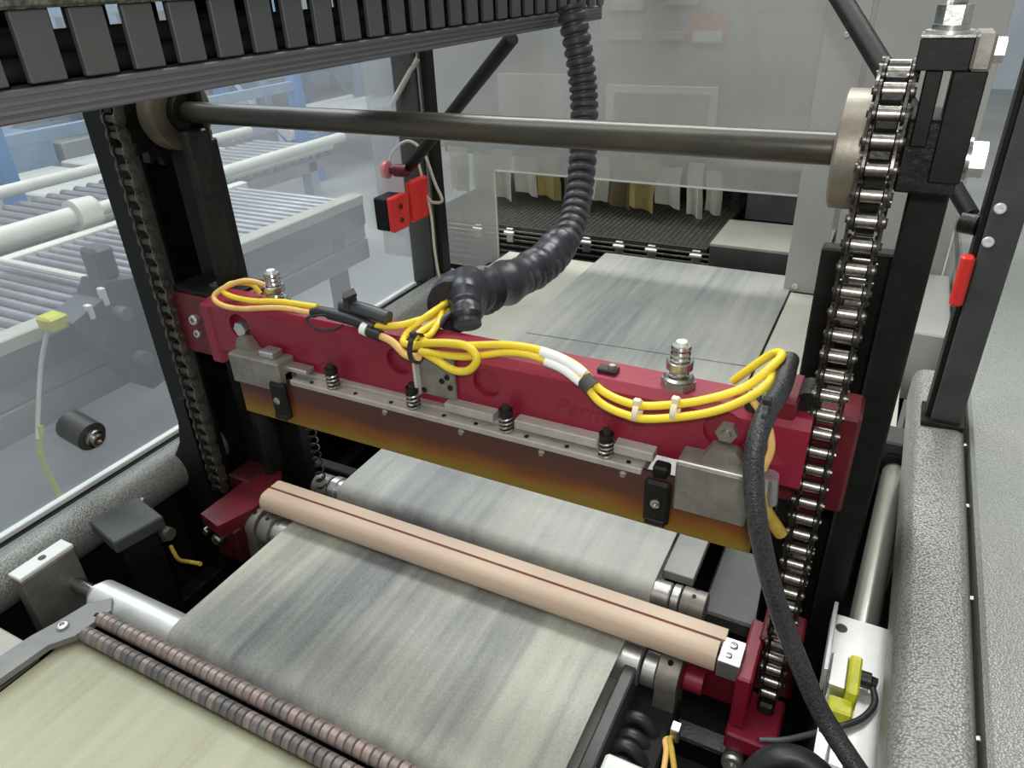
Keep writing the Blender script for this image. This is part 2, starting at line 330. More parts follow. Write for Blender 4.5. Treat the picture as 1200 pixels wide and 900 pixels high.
MB().tube([(-1.031,1.360,0.303),(-1.02,1.37,0.335),(-0.983,1.380,0.358),(-0.948,1.385,0.333),(-0.921,1.38,0.269),(-0.906,1.38,0.231),(-0.935,1.38,0.225),(-0.945,1.385,0.232)], 0.0035, 8).build('switch_cable', 'cream', None, 'thin pale cable looping behind the red interlock switch', 'cable')
MB().tube([(-0.969,1.390,0.32),(-0.955,1.385,0.26),(-0.943,1.385,0.19),(-0.942,1.385,0.10),(-0.942,1.40,0.0)], 0.003, 8).build('switch_cable', 'nylon', None, 'thin cream wire running down the dark corner post', 'cable')
MB().tube([(-0.610,1.180,0.581),(-0.78,1.26,0.45),(-0.957,1.340,0.313)], 0.0125, 16).build('support_rod', 'black', None, 'black diagonal rod slanting down to the red push button', 'rod')

# ================================================================ BELTS
def belt(name, x0, x1, y0, y1, r, material, label, zt=0.0, droop=True, cat='conveyor belt'):
    o = []; n = 12
    for i in range(n + 1):
        a = math.pi / 2 + math.pi * i / n; o.append((y0 + r * math.cos(a), zt - r + r * math.sin(a)))
    for i in range(n + 1):
        a = -math.pi / 2 + math.pi * i / n; o.append((y1 + r * math.cos(a), zt - r + r * math.sin(a)))
    ri = r - 0.003; q = []
    for i in range(n + 1):
        a = math.pi / 2 + math.pi * i / n; q.append((y0 + ri * math.cos(a), zt - r + ri * math.sin(a)))
    for i in range(n + 1):
        a = -math.pi / 2 + math.pi * i / n; q.append((y1 + ri * math.cos(a), zt - r + ri * math.sin(a)))
    b = MB(); bm = b.bm; N = len(o); R = []
    for x in (x0, x1): R.append([bm.verts.new((x, y, z)) for y, z in o]); R.append([bm.verts.new((x, y, z)) for y, z in q])
    for i in range(N):
        j = (i + 1) % N
        bm.faces.new((R[0][i], R[0][j], R[2][j], R[2][i])); bm.faces.new((R[1][i], R[1][j], R[3][j], R[3][i]))
        bm.faces.new((R[0][i], R[0][j], R[1][j], R[1][i])); bm.faces.new((R[2][i], R[2][j], R[3][j], R[3][i]))
    return b.build(name, material, None, label, cat, ang=50)
belt('conveyor_belt', -0.77, -0.20, -0.45, 0.281, 0.012, 'beltg', 'pale green infeed belt at the near left corner')
belt('conveyor_belt', -0.672, -0.172, 0.362, 0.562, 0.027, 'belt', 'short grey streaked belt between the segmented rollers and the tan bar')
belt('conveyor_belt', -0.665, -0.170, 0.672, 1.80, 0.022, 'belt2', 'long grey exit belt passing under the red bar')
MB().cyl((-0.64, 1.26, 0.0008), (-0.175, 1.29, 0.0008), 0.0012, n=6).build('belt_seam', 'belt2', None, 'faint cross seam on the long exit belt', 'seam')
MB().box(-0.165, -0.150, 0.34, 0.57, -0.10, -0.012, 0.002).build('belt_side_plate', 'darkgrey', None, 'grey side plate along the right edge of the short belt', 'plate')
MB().box(-0.168, -0.128, 0.70, 1.02, -0.02, -0.006, 0.001).build('belt_side_plate', 'grey', None, 'narrow grey plate beside the near end of the long exit belt', 'plate')
MB().box(-0.118, -0.04, 0.72, 0.86, -0.10, -0.075, 0.003).build('cover_slab', 'darkgrey', None, 'dark grey slab low beside the right roller collar', 'slab')
MB().box(-0.166, 0.045, 1.02, 1.71, -0.02, -0.004, 0.001).build('deck_plate', 'cream', None, 'pale deck plate right of the far exit belt', 'plate')
MB().box(0.046, 0.145, 1.385, 1.71, -0.06, 0.08, 0.003).build('raised_deck', 'hood', None, 'raised grey deck behind the rounded hammertone cover', 'deck')
MB().box(0.055, 0.082, 1.16, 1.38, -0.02, 0.0, 0.001).build('deck_strip', 'cream', None, 'narrow cream strip beside the rounded hammertone cover', 'plate')
MB().box(-0.93, -0.668, 0.99, 1.74, -0.02, -0.008, 0.001).build('deck_plate', 'beige', None, 'beige deck plate left of the far exit belt', 'plate')

# ---- rollers
def roller(name, y, z, r, xa, xb, parts, label, material='alu'):
    t = thing(name, ((xa + xb) / 2, y, z - r), label, 'roller')
    MB().lathe((xa, y, z), (1, 0, 0), [(0, r - 0.002), (0.002, r), (xb - xa - 0.002, r), (xb - xa, r - 0.002)]).build('tube', material, t)
    for (a, b, rr, mm, nm) in parts:
        p = MB().lathe((a, y, z), (1, 0, 0), [(0, rr - 0.001), (0.001, rr), (b - a - 0.001, rr), (b - a, rr - 0.001)]).build(nm, mm, t)
        if nm == 'collar':
            for k in range(3):
                aa = math.radians(60 + 45 * k + (b * 700) % 30); d = V((0, -math.cos(aa), math.sin(aa)))
                MB().cyl(V(((a + b) / 2, y, z)) + d * (rr - 0.003), V(((a + b) / 2, y, z)) + d * (rr + 0.0006), 0.0028, n=10).build('set_screw_hole', 'black', p)
    return t
roller('aluminium_roller', 0.362, -0.027, 0.0235, -0.826, -0.15, [(-0.836, -0.826, 0.017, 'alu', 'end_cap'), (-0.90, -0.836, 0.010, 'steel', 'axle')], 'bright aluminium roller at the near end of the short belt', 'aluw')
roller('collared_roller', 0.562, -0.027, 0.0235, -0.692, -0.148, [(-0.704, -0.694, 0.018, 'alu', 'bearing'), (-0.724, -0.704, 0.024, 'alud', 'collar'), (-0.146, -0.130, 0.020, 'alu', 'bearing')], 'roller with steel collars just under the tan bar, near side')
roller('collared_roller', 0.672, -0.022, 0.019, -0.690, -0.148, [(-0.686, -0.674, 0.0215, 'alu', 'bearing'), (-0.720, -0.692, 0.0195, 'alud', 'collar'), (-0.146, -0.136, 0.0195, 'alu', 'bearing'), (-0.134, -0.104, 0.0205, 'alud', 'collar')], 'roller with drilled collars just beyond the tan bar')
# roller arms (right and left of short belt)
def arm_plate(x0, x1, label):
    t = thing('support_lever', ((x0 + x1) / 2, 0.55, -0.2), label, 'lever')
    pts = []
    for i in range(13):
        a = math.radians(-20 + 220 * i / 12); pts.append((0.562 + 0.024 * math.cos(a), -0.022 + 0.024 * math.sin(a)))
    pts += [(0.520, -0.24), (0.56, -0.24)]
    MB().prism(pts, 'x', x0, x1).build('arm', 'alud', t)
    MB().cyl(((x0 + x1) / 2, 0.556, -0.001), ((x0 + x1) / 2, 0.556, 0.0033), 0.0032, n=10).build('set_screw_hole', 'black', t)
arm_plate(-0.128, -0.104, 'grey machined lever arm under the right end of the tan bar')
arm_plate(-0.745, -0.727, 'rounded steel lever arm under the left end of the tan bar')
# bearing block, left
bb = thing('bearing_block', (-0.882, 0.34, -0.12), 'pale drilled block carrying the bright roller axle at the left', 'block')
MB().box(-0.905, -0.880, 0.305, 0.378, -0.10, 0.026, 0.002).build('block', 'alud', bb)
MB().box(-0.905, -0.880, 0.305, 0.378, 0.026, 0.032, 0.001).build('top_face', 'white', bb)
MB().cyl((-0.8925, 0.343, 0.030), (-0.8925, 0.343, 0.0325), 0.005, n=12).build('screw_hole', 'darkgrey', bb)
# small block near left post
nb = thing('mount_block', (-0.86, 0.445, -0.1), 'flat topped dark grey block beside the left black post', 'block')
MB().box(-0.90, -0.825, 0.41, 0.48, 0.01, 0.03, 0.002, (  'Z', -12, (-0.86, 0.445, 0))).build('cap_plate', 'darkgrey', nb)
MB().box(-0.89, -0.835, 0.42, 0.47, -0.2, 0.01, 0.002, ('Z', -12, (-0.86, 0.445, 0))).build('base', 'black', nb)
# arm holding segmented rollers
la = thing('roller_holder', (-0.78, 0.28, 0.0), 'flat grey lever holding the two segmented rollers', 'lever')
MB().prism([(-0.765, 0.345), (-0.748, 0.33), (-0.752, 0.285), (-0.768, 0.262), (-0.775, 0.17), (-0.81, 0.17), (-0.80, 0.262), (-0.792, 0.29), (-0.785, 0.325)], 'z', 0.006, 0.014).build('lever', 'grey', la)
screw(la, (-0.778, 0.288, 0.014), (0, 0, 1), 0.007, 0.004, 'alu')
MB().box(-0.95, -0.805, 0.1, 0.262, -0.03, -0.005, 0.002).build('side_deck', 'beige', None, 'small beige deck plate in the near left corner', 'plate')
# segmented rollers
def seg_roller(y, z, x0, x1, r, label, mats):
    t = thing('segmented_roller', ((x0 + x1) / 2, y, z - r), label, 'roller', None)
    p = 0.0105; n = int((x1 - x0) / p)
    MB().cyl((x0 - 0.008, y, z), (x1, y, z), r * 0.55, n=12).build('core_rod', 'black', t)
    mes = [MB().lathe((-p / 2 + 0.0004, 0, 0), (1, 0, 0), [(0, r - 0.0016), (0.001, r), (p * 0.5 - 0.0005, r - 0.0002), (p - 0.0018, r), (p - 0.0008, r - 0.0016)], 14).mesh('sleeve', mm, (0, 0, 0)) for mm in mats]
    for i in range(n):
        put('sleeve', random.choice(mes), (x0 + (i + 0.5) * p, y, z), t)
seg_roller(0.318, 0.010, -0.752, -0.16, 0.0092, 'row of coppery sleeves on a rod against the short grey belt', ['copper', 'copper', 'copper', 'copper2', 'copper2', 'cgrey'])
seg_roller(0.295, 0.009, -0.750, -0.16, 0.0090, 'row of duller grey sleeves on a rod against the green infeed belt', ['cgrey', 'cgrey', 'cgrey2', 'cgrey2', 'copper2'])

# ================================================================ TAN SEAL BAR + LOWER BRACKETS
tb = thing('seal_pad_bar', (-0.40, 0.582, 0.0), 'tan double strip seal bar with a dark red line, across the belts', 'bar')
prof = [(0.560, 0.008), (0.5575, 0.016), (0.559, 0.025), (0.564, 0.031), (0.570, 0.033), (0.5805, 0.033), (0.5805, 0.008)]
MB().prism(prof, 'x', -0.724, -0.070).build('front_strip', 'tan', tb)
MB().prism([(0.5845, 0.008), (0.5845, 0.033), (0.600, 0.033), (0.605, 0.029), (0.605, 0.008)], 'x', -0.724, -0.066).build('rear_strip', 'tan', tb)
MB().box(-0.724, -0.070, 0.5800, 0.5850, 0.008, 0.0315).build('centre_line', 'redline', tb)
MB().box(-0.740, -0.045, 0.575, 0.604, -0.002, 0.008, 0.001).build('carrier', 'redd', tb)
e = MB().box(-0.068, -0.044, 0.557, 0.592, 0.006, 0.031, 0.001).build('end_block', 'alu', tb)
screw(tb, (-0.056, 0.582, 0.031), (0, 0, 1), 0.0045, 0.002, 'steel'); screw(tb, (-0.058, 0.567, 0.031), (0, 0, 1), 0.0035, 0.002, 'steel')
# lower left bracket
lb = thing('lower_bracket', (-0.78, 0.56, -0.03), 'dark red bracket holding the left end of the tan bar', 'bracket')
MB().prism([(-0.80, 0.515), (-0.755, 0.505), (-0.738, 0.555), (-0.735, 0.61), (-0.765, 0.645), (-0.80, 0.645)], 'z', -0.012, 0.008).build('bracket_plate', 'redd', lb)
MB().box(-0.835, -0.79, 0.60, 0.66, -0.05, 0.01, 0.002).build('slide_block', 'redk', lb)
MB().box(-0.79, -0.745, 0.52, 0.60, -0.07, -0.012, 0.002).build('under_block', 'redk', lb)
screw(lb, (-0.775, 0.52, -0.03), (0, -1, 0), 0.010, 0.012, 'steel', 'cap_screw')
screw(lb, (-0.80, 0.52, -0.025), (0, -1, 0), 0.006, 0.008, 'steel', 'cap_screw')
# lower right bracket
rb = thing('lower_bracket', (-0.02, 0.57, -0.10), 'bright red bracket holding the right end of the tan bar', 'bracket')
MB().box(-0.034, 0.010, 0.610, 0.66, -0.055, 0.028, 0.0025).build('upper_block', 'redd', rb)
MB().box(-0.046, -0.0295, 0.551, 0.64, -0.055, 0.022, 0.0025).build('side_cheek', 'red', rb)
MB().box(-0.047, 0.006, 0.542, 0.61, -0.084, -0.058, 0.0025).build('lower_block', 'red', rb)
MB().box(-0.105, -0.044, 0.575, 0.62, -0.055, -0.002, 0.0025).build('bar_seat', 'redd', rb)
MB().lathe((-0.104, 0.570, -0.028), (1, 0, 0), [(0, 0.010), (0.004, 0.014), (0.024, 0.014)]).build('boss', 'red', rb)
screw(rb, (-0.034, 0.545, -0.098), (0, -1, 0.25), 0.012, 0.014, 'alu', 'cap_screw')
screw(rb, (-0.012, 0.552, -0.094), (0, -1, 0.1), 0.006, 0.006, 'alu', 'cap_screw')
MB().box(-0.044, 0.01, 0.555, 0.62, -0.42, -0.083, 0.002).build('bracket_column', 'black', rb)

# ================================================================ DRIVE SHAFT, SPROCKETS
SY, SZ, SR = 0.653, 0.539, 0.0609
XL, XR = -0.848, -0.013
ds = thing('drive_shaft', (-0.43, SY, SZ - 0.013), 'dark oily steel shaft spanning both posts at the top', 'shaft')
MB().lathe((-0.83, SY, SZ), (1, 0, 0), [(0, 0.0125), (0.36, 0.0125), (0.361, 0.0132), (0.85, 0.0132)], 28).build('rod', 'shaft', ds)
def sprocket(x, side):
    b = MB(); n = 20; pts = []
    for i in range(n):
        for k, (da, rr) in enumerate(((-0.5, SR - 0.0065), (-0.28, SR - 0.003), (-0.12, SR + 0.0055), (0.12, SR + 0.0055), (0.28, SR - 0.003))):
            a = 2 * math.pi * (i + 0.5 + da) / n; pts.append((SY + rr * math.cos(a), SZ + rr * math.sin(a)))
    b.prism(pts, 'x', x - 0.0065, x + 0.0065); b.build('sprocket', 'greasy', ds)
sprocket(XR, 1); sprocket(XL, -1)
MB().lathe((-0.046, SY, SZ), (1, 0, 0), [(0, 0.043), (0.002, 0.046), (0.023, 0.046), (0.025, 0.044)], 40).build('hub', 'hub', ds)
MB().lathe((-0.825, SY, SZ), (1, 0, 0), [(0, 0.043), (0.002, 0.046), (0.024, 0.046), (0.026, 0.044), (0.026, 0.024)], 40).build('hub', 'hubd', ds)
MB().lathe((-0.799, SY, SZ), (1, 0, 0), [(0, 0.024), (0.010, 0.0225), (0.010, 0.0135)], 30).build('collar', 'greasy', ds)
# ---- chains
P = 0.01905
def link_mesh(outer):
    b = MB(); w0 = 0.0108 if outer else 0.0083; th = 0.0021
    out = []
    for i in range(9): a = math.radians(-105 + 210 * i / 8); out.append((P / 2 + 0.0080 * math.cos(a), 0.0080 * math.sin(a)))
    out.append((0, 0.0058))
    for i in range(9): a = math.radians(75 + 210 * i / 8); out.append((-P / 2 + 0.0080 * math.cos(a), 0.0080 * math.sin(a)))
    out.append((0, -0.0058))
    for s in (-1, 1): b.prism(out, 'x', s * w0, s * (w0 + th))
    for s in (-1, 1):
        if outer: b.cyl((-0.0145, s * P / 2, 0), (0.0145, s * P / 2, 0), 0.0030, n=10)
    return b
def roller_mesh():
    return MB().lathe((-0.0081, 0, 0), (1, 0, 0), [(0, 0.0048), (0.0008, 0.0060), (0.0154, 0.0060), (0.0162, 0.0048)], 16)
LM = {k: (link_mesh(True).mesh('outer_link', 'plate' if k == 'a' else 'chaind', (0, 0, 0)), link_mesh(False).mesh('inner_link', 'plate' if k == 'a' else 'chaind', (0, 0, 0)), roller_mesh().mesh('roller', 'chain' if k == 'a' else 'plate', (0, 0, 0))) for k in 'ab'}
def chain(x, kind, zb, label):
    t = thing('roller_chain', (x, SY, zb), label, 'chain')
    om, im, rm = LM[kind]; pins = []
    n1 = int((SZ - zb) / P)
    for i in range(n1, 0, -1): pins.append((SY - SR, SZ - i * P))
    for i in range(11): a = math.pi - math.pi * i / 10; pins.append((SY + SR * math.cos(a), SZ + SR * math.sin(a)))
    for i in range(1, n1 + 1): pins.append((SY + SR, SZ - i * P))
    for i, (y, z) in enumerate(pins):
        put('roller', rm, (x, y, z), t)
        if i + 1 < len(pins):
            y2, z2 = pins[i + 1]; a = math.atan2(z2 - z, y2 - y)
            put('outer_link' if i % 2 else 'inner_link', om if i % 2 else im, (x, (y + y2) / 2, (z + z2) / 2), t, rot=(a, 0, 0))
chain(XR, 'a', -0.050, 'shiny roller chain over the sprocket at the right post')
chain(XL, 'b', -0.028, 'dull grimy roller chain on the left black post')
ct = thing('chain_anchor', (-0.013, 0.59, -0.06), 'dark clevis fixing the right chain to the red bracket', 'clevis')
MB().box(-0.022, -0.004, 0.580, 0.602, -0.057, -0.040, 0.003).build('clevis', 'greasy', ct)

# ================================================================ POSTS
rp = thing('upright_post', (0.01, 0.70, -0.42), 'black steel post behind the right chain with slotted top', 'post')
MB().box(0.012, 0.042, 0.675, 0.705, -0.42, 0.55, 0.002).build('column', 'black', rp)
MB().box(-0.050, 0.040, 0.735, 0.755, -0.42, 0.43, 0.002).build('back_plate', 'black', rp)
MB().box(0.030, 0.043, 0.705, 0.755, -0.42, 0.42, 0.002).build('side_plate', 'black', rp)
MB().box(0.0045, 0.0155, 0.62, 0.645, 0.55, 0.602, 0.001).build('slot_bar', 'black', rp)
MB().box(0.0215, 0.0425, 0.62, 0.66, 0.525, 0.602, 0.001).build('slot_bar', 'black', rp)
MB().box(0.0, 0.041, 0.625, 0.69, 0.515, 0.568, 0.002).build('bearing_housing', 'greasy', rp)
tbk = MB().box(-0.003, 0.030, 0.615, 0.655, 0.602, 0.6225, 0.0008).build('top_block', 'black', rp)
MB().box(-0.003, 0.030, 0.615, 0.655, 0.6225, 0.6245, 0.0005).build('top_face', 'steel', tbk)
MB().box(0.030, 0.0425, 0.613, 0.66, 0.602, 0.6255, 0.002).build('side_cap', 'alud', rp)
ab = thing('adjusting_bolt', (0.014, 0.635, 0.6245), 'threaded stud with hex nut on top of the right post', 'bolt')
MB().lathe((0.014, 0.635, 0.6245), (0, 0, 1), [(0, 0.0155), (0.002, 0.0155)], 24).build('washer', 'alu', ab)
MB().lathe((0.014, 0.635, 0.6265), (0, 0, 1), [(0, 0.012), (0.0035, 0.012)], 24).build('lock_washer', 'steel', ab)
MB().cyl((0.014, 0.635, 0.630), (0.014, 0.635, 0.642), 0.0112, n=6).build('hex_nut', 'steel', ab)
MB().tube([(0.014, 0.635, 0.642), (0.014, 0.635, 0.70)], 0.0065, 12, 40, lambda i, f: 1 + 0.09 * (i % 2)).build('stud', 'steel', ab)
hb = thing('hex_bolt', (0.06, 0.653, 0.52), 'large bright hex bolt at the end of the top shaft', 'bolt')
MB().lathe((0.0435, 0.653, 0.537), (1, 0, 0), [(0, 0.0165), (0.003, 0.0165)], 24).build('washer', 'steel', hb)
MB().cyl((0.047, 0.653, 0.537), (0.057, 0.653, 0.537), 0.0130, n=6, rotn=0.3).build('hex_head', 'alu', hb)
hb2 = thing('hex_bolt', (0.053, 0.64, 0.605), 'small bright hex bolt on the cap of the right post', 'bolt')
MB().cyl((0.0425, 0.642, 0.613), (0.050, 0.642, 0.613), 0.0085, n=6, rotn=0.3).build('hex_head', 'alu', hb2)
lp = thing('upright_post', (-0.84, 0.68, -0.42), 'wide black steel post at the left with vertical channels', 'post')
MB().box(-0.955, -0.866, 0.625, 0.632, -0.42, 0.60, 0.001).build('outer_flange', 'black', lp)
MB().box(-0.972, -0.835, 0.69, 0.705, -0.42, 0.62, 0.001).build('back_plate', 'black', lp)
MB().box(-0.955, -0.945, 0.632, 0.70, -0.42, 0.60, 0.001).build('outer_web', 'black', lp)
MB().box(-0.832, -0.802, 0.645, 0.70, -0.42, 0.50, 0.002).build('inner_column', 'black', lp)
MB().box(-0.802, -0.776, 0.66, 0.668, -0.42, 0.60, 0.001).build('channel_web', 'black', lp)
MB().box(-0.786, -0.772, 0.628, 0.66, -0.42, 0.52, 0.002).build('guide_column', 'greasy', lp)
MB().box(-0.93, -0.735, 0.67, 0.69, -0.42, 0.14, 0.002).build('lower_plate', 'black', lp)
MB().box(-0.80, -0.66, 0.71, 0.73, -0.42, -0.02, 0.002).build('lower_plate', 'dark', lp)
MB().cyl((-0.797, 0.655, -0.2), (-0.797, 0.655, 0.485), 0.0045, n=12).build('guide_rod', 'shaft', lp)
# base gusset of left post
MB().prism([(-0.905, 0.06), (-0.880, 0.145), (-0.866, 0.145), (-0.866, -0.045), (-0.80, -0.05), (-0.80, -0.40), (-0.965, -0.40), (-0.962, -0.02)], 'y', 0.585, 0.60).build('foot_gusset', 'black', lp)
# springs on lower left post
def spring(name, p0, p1, r, turns, wr, material, parent=None, **k):
    p0, p1 = V(p0), V(p1); d = (p1 - p0); q = d.normalized().to_track_quat('Z', 'Y'); n = int(turns * 12)
    pts = [p0 + d * (i / n) + q @ V((r * math.cos(2 * math.pi * i / 12), r * math.sin(2 * math.pi * i / 12), 0)) for i in range(n + 1)]
    return MB().tube(pts, wr, 6, 1).build(name, material, parent, **k)
spring('return_spring', (-0.70, 0.66, -0.08), (-0.70, 0.66, 0.21), 0.007, 22, 0.0014, 'greasy', None, label='long dark coil spring hanging behind the left end of the amber blade', cat='spring')

# ================================================================ RED CARRIAGE
rc = thing('seal_carriage', (-0.40, 0.59, 0.20), 'heavy red crossbar with recessed holes carrying the amber blade', 'crossbar')
bp = [(0.570, 0.262), (0.570, 0.322), (0.578, 0.330), (0.612, 0.330), (0.612, 0.262)]
bo = bpy.data.objects.new('tmp', MB().prism(bp, 'x', -0.745, -0.022).mesh('tmp', 'red', (0, 0, 0))); COL.objects.link(bo)
for x, z, rr, dp_ in ((-0.449, 0.303, 0.0165, 0.576), (-0.338, 0.300, 0.0165, 0.576), (-0.092, 0.305, 0.0195, 0.574), (-0.690, 0.302, 0.017, 0.58)):
    t_ = bpy.data.objects.new('tmp', cutcyl((x, 0.55, z), (x, dp_, z), rr)); COL.objects.link(t_)
    md = bo.modifiers.new('b', 'BOOLEAN'); md.object = t_; md.solver = 'EXACT'
bpy.context.view_layer.update()
nm = bpy.data.meshes.new_from_object(bo.evaluated_get(bpy.context.evaluated_depsgraph_get()))
for o in [o for o in bpy.data.objects if o.name.startswith('tmp')]: bpy.data.objects.remove(o)
b = MB(); b.bm.from_mesh(nm); b.build('beam', 'red', rc, ang=20)
MB().box(-0.05, 0.016, 0.615, 0.665, 0.212, 0.318, 0.003).build('end_block', 'redd', rc)
MB().box(-0.022, -0.002, 0.60, 0.615, 0.212, 0.318, 0.002).build('chain_clamp', 'redd', rc)
MB().box(-0.060, -0.036, 0.575, 0.63, 0.325, 0.345, 0.002).build('end_cap', 'redd', rc)
MB().cyl((-0.029, 0.590, 0.338), (-0.029, 0.62, 0.338), 0.011, n=16).build('cap_bolt', 'greasy', rc)
MB().box(-0.84, -0.735, 0.595, 0.665, 0.228, 0.316, 0.003).build('end_block', 'redd', rc)
MB().box(-0.755, -0.735, 0.568, 0.60, 0.240, 0.324, 0.003).build('end_plate', 'red', rc)
MB().box(-0.845, -0.74, 0.60, 0.67, 0.316, 0.321, 0.001).build('top_strap', 'black', rc)
screw(rc, (-0.800, 0.595, 0.283), (0, -1, 0.1), 0.0075, 0.008, 'alu', 'cap_screw'); screw(rc, (-0.802, 0.595, 0.262), (0, -1, 0.1), 0.006, 0.006, 'alu', 'cap_screw')
screw(rc, (-0.79, 0.63, 0.321), (0, 0, 1), 0.008, 0.003, 'steel', 'cap_screw')
MB().cyl((-0.090, 0.575, 0.305), (-0.090, 0.566, 0.305), 0.010, n=6).build('hex_nut', 'hub', rc); MB().cyl((-0.090, 0.575, 0.305), (-0.090, 0.562, 0.305), 0.005, n=12).build('stud', 'steel', rc)
MB().cyl((-0.687, 0.575, 0.300), (-0.687, 0.566, 0.300), 0.010, n=6).build('hex_nut', 'alu', rc)
for x, hgt in ((-0.143, 0.0), (-0.640, 0.0)):
    MB().cyl((x, 0.592, 0.330), (x, 0.592, 0.337), 0.0165, n=6).build('base_nut', 'hub', rc)
    MB().lathe((x, 0.592, 0.337), (0, 0, 1), [(0, 0.014), (0.002, 0.0145), (0.004, 0.012)], 20).build('washer', 'steel', rc)
    MB().tube([(x, 0.592, 0.341), (x, 0.592, 0.372)], 0.0085, 14, 12, lambda i, f: 1 + 0.12 * (i % 2)).build('threaded_stud', 'steel', rc)
    MB().lathe((x, 0.592, 0.348), (0, 0, 1), [(0, 0.0115), (0.001, 0.0125), (0.008, 0.0125), (0.009, 0.0115)], 20).build('lock_nut', 'steel', rc)
    MB().lathe((x, 0.592, 0.372), (0, 0, 1), [(0, 0.006), (0.004, 0.005)], 14).build('stud_tip', 'aluw', rc)
# small clamps on top of red bar
for x in (-0.212, -0.612):
    MB().box(x - 0.010, x + 0.010, 0.585, 0.597, 0.330, 0.335, 0.001).build('tie_mount', 'rubber', rc)
    MB().lathe((x + 0.004, 0.591, 0.335), (0, 0, 1), [(0, 0.004), (0.004, 0.004), (0.005, 0.002)], 12).build('mount_screw', 'hub', rc)
# engraved script
fc = bpy.data.curves.new('script', 'FONT'); fc.body = 'Permade'; fc.size = 0.026; fc.shear = 0.35; fc.extrude = 0.0003
fo = bpy.data.objects.new('script', fc); COL.objects.link(fo); fo.matrix_world = Matrix.Translation((-0.262, 0.5698, 0.284)) @ Matrix.Rotation(math.radians(90), 4, 'X')
bpy.context.view_layer.update(); tm = bpy.data.meshes.new_from_object(fo.evaluated_get(bpy.context.evaluated_depsgraph_get())); tm.transform(fo.matrix_world); bpy.data.objects.remove(fo)
b = MB(); b.bm.from_mesh(tm); M['redmark'] = mat('engraved_red', (0.20, 0.012, 0.025), 0.55); b.build('script_mark', 'redmark', rc, 'faint engraved script')
# lower blade assembly
def rail_piece(x0, x1):
    MB().box(x0, x1, 0.5555, 0.570, 0.262, 0.2725, 0.001).build('top_rail', 'railm', rc)
rail_piece(-0.385, -0.325) ; rail_piece(-0.300, -0.208); rail_piece(-0.192, -0.152)
MB().box(-0.60, -0.160, 0.548, 0.590, 0.243, 0.257, 0.001).build('clamp_rail', 'railm', rc)
MB().box(-0.60, -0.160, 0.562, 0.590, 0.257, 0.2615, 0.0005).build('upper_rail', 'railm', rc)
for x in (-0.57, -0.505, -0.455, -0.385, -0.345, -0.285, -0.24, -0.175):
    MB().cyl((x, 0.554, 0.2565), (x, 0.554, 0.2578), 0.0025, n=8).build('rail_screw', 'greasy', rc)
for x in (-0.36, -0.265, -0.178, -0.46):
    MB().box(x - 0.004, x + 0.004, 0.545, 0.552, 0.236, 0.250, 0.002).build('film_clip', 'alud', rc)
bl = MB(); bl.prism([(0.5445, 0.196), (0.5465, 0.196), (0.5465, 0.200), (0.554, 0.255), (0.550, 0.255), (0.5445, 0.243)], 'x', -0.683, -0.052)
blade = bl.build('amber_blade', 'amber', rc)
MB().box(-0.683, -0.052, 0.5466, 0.560, 0.2, 0.243, 0.001).build('blade_core', 'greasy', rc)
MB().box(-0.126, -0.060, 0.538, 0.570, 0.228, 0.282, 0.002).build('guide_block', 'alud', rc)
MB().box(-0.126, -0.060, 0.538, 0.5395, 0.2825, 0.284).build('block_edge', 'aluw', rc)
MB().prism([(-0.108, 0.281), (-0.100, 0.294), (-0.078, 0.294), (-0.068, 0.281)], 'y', 0.556, 0.569).build('trapezoid_tab', 'alud', rc)
MB().box(-0.688, -0.607, 0.540, 0.570, 0.240, 0.280, 0.002).build('guide_block', 'alud', rc)
MB().prism([(-0.690, 0.280), (-0.683, 0.294), (-0.670, 0.294), (-0.660, 0.280)], 'y', 0.556, 0.569).build('trapezoid_tab', 'alud', rc)
MB().box(-0.642, -0.620, 0.548, 0.566, 0.28, 0.288, 0.001).build('pale_pad', 'alu', rc); MB().box(-0.61, -0.575, 0.552, 0.568, 0.266, 0.272, 0.001).build('pale_pad', 'alu', rc)
for x in (-0.141, -0.613):
    c = MB().box(x - 0.0125, x + 0.0125, 0.536, 0.545, 0.205, 0.255, 0.003).build('blade_clamp', 'black', rc)
    MB().box(x - 0.010, x + 0.010, 0.5345, 0.537, 0.205, 0.212, 0.001).build('clamp_lip', 'greasy', c)
    MB().box(x - 0.009, x + 0.006, 0.548, 0.562, 0.250, 0.264, 0.002).build('clamp_stem', 'greasy', rc)
    screw(c, (x, 0.536, 0.232), (0, -1, 0), 0.005, 0.003, 'steel')
for i, x in enumerate((-0.538, -0.425, -0.309, -0.199)):
    s = spring('compression_spring', (x, 0.556, 0.2575), (x, 0.556, 0.277), 0.0068, 4, 0.0014, 'steel', rc)
    MB().cyl((x, 0.556, 0.2575), (x, 0.556, 0.288), 0.0040, n=12).build('spring_pin', 'shaft', s)
    MB().cyl((x, 0.556, 0.277), (x, 0.556, 0.283), 0.0075, n=14).build('spring_cap', 'greasy', rc)
# sensor bracket on the front
sb = thing('cable_bracket', (-0.397, 0.565, 0.275), 'greenish grey metal tab under the yellow cable knot on the red bar', 'bracket')
MB().box(-0.420, -0.374, 0.564, 0.5695, 0.272, 0.326, 0.0015).build('plate', 'alud', sb)
MB().box(-0.4215, -0.418, 0.556, 0.5695, 0.272, 0.32, 0.0005).build('folded_edge', 'cream', sb)
for x, z in ((-0.414, 0.278), (-0.383, 0.300), (-0.383, 0.312), (-0.380, 0.288), (-0.39, 0.294)): screw(sb, (x, 0.564, z), (0, -1, 0), 0.0032, 0.0015, 'greasy')

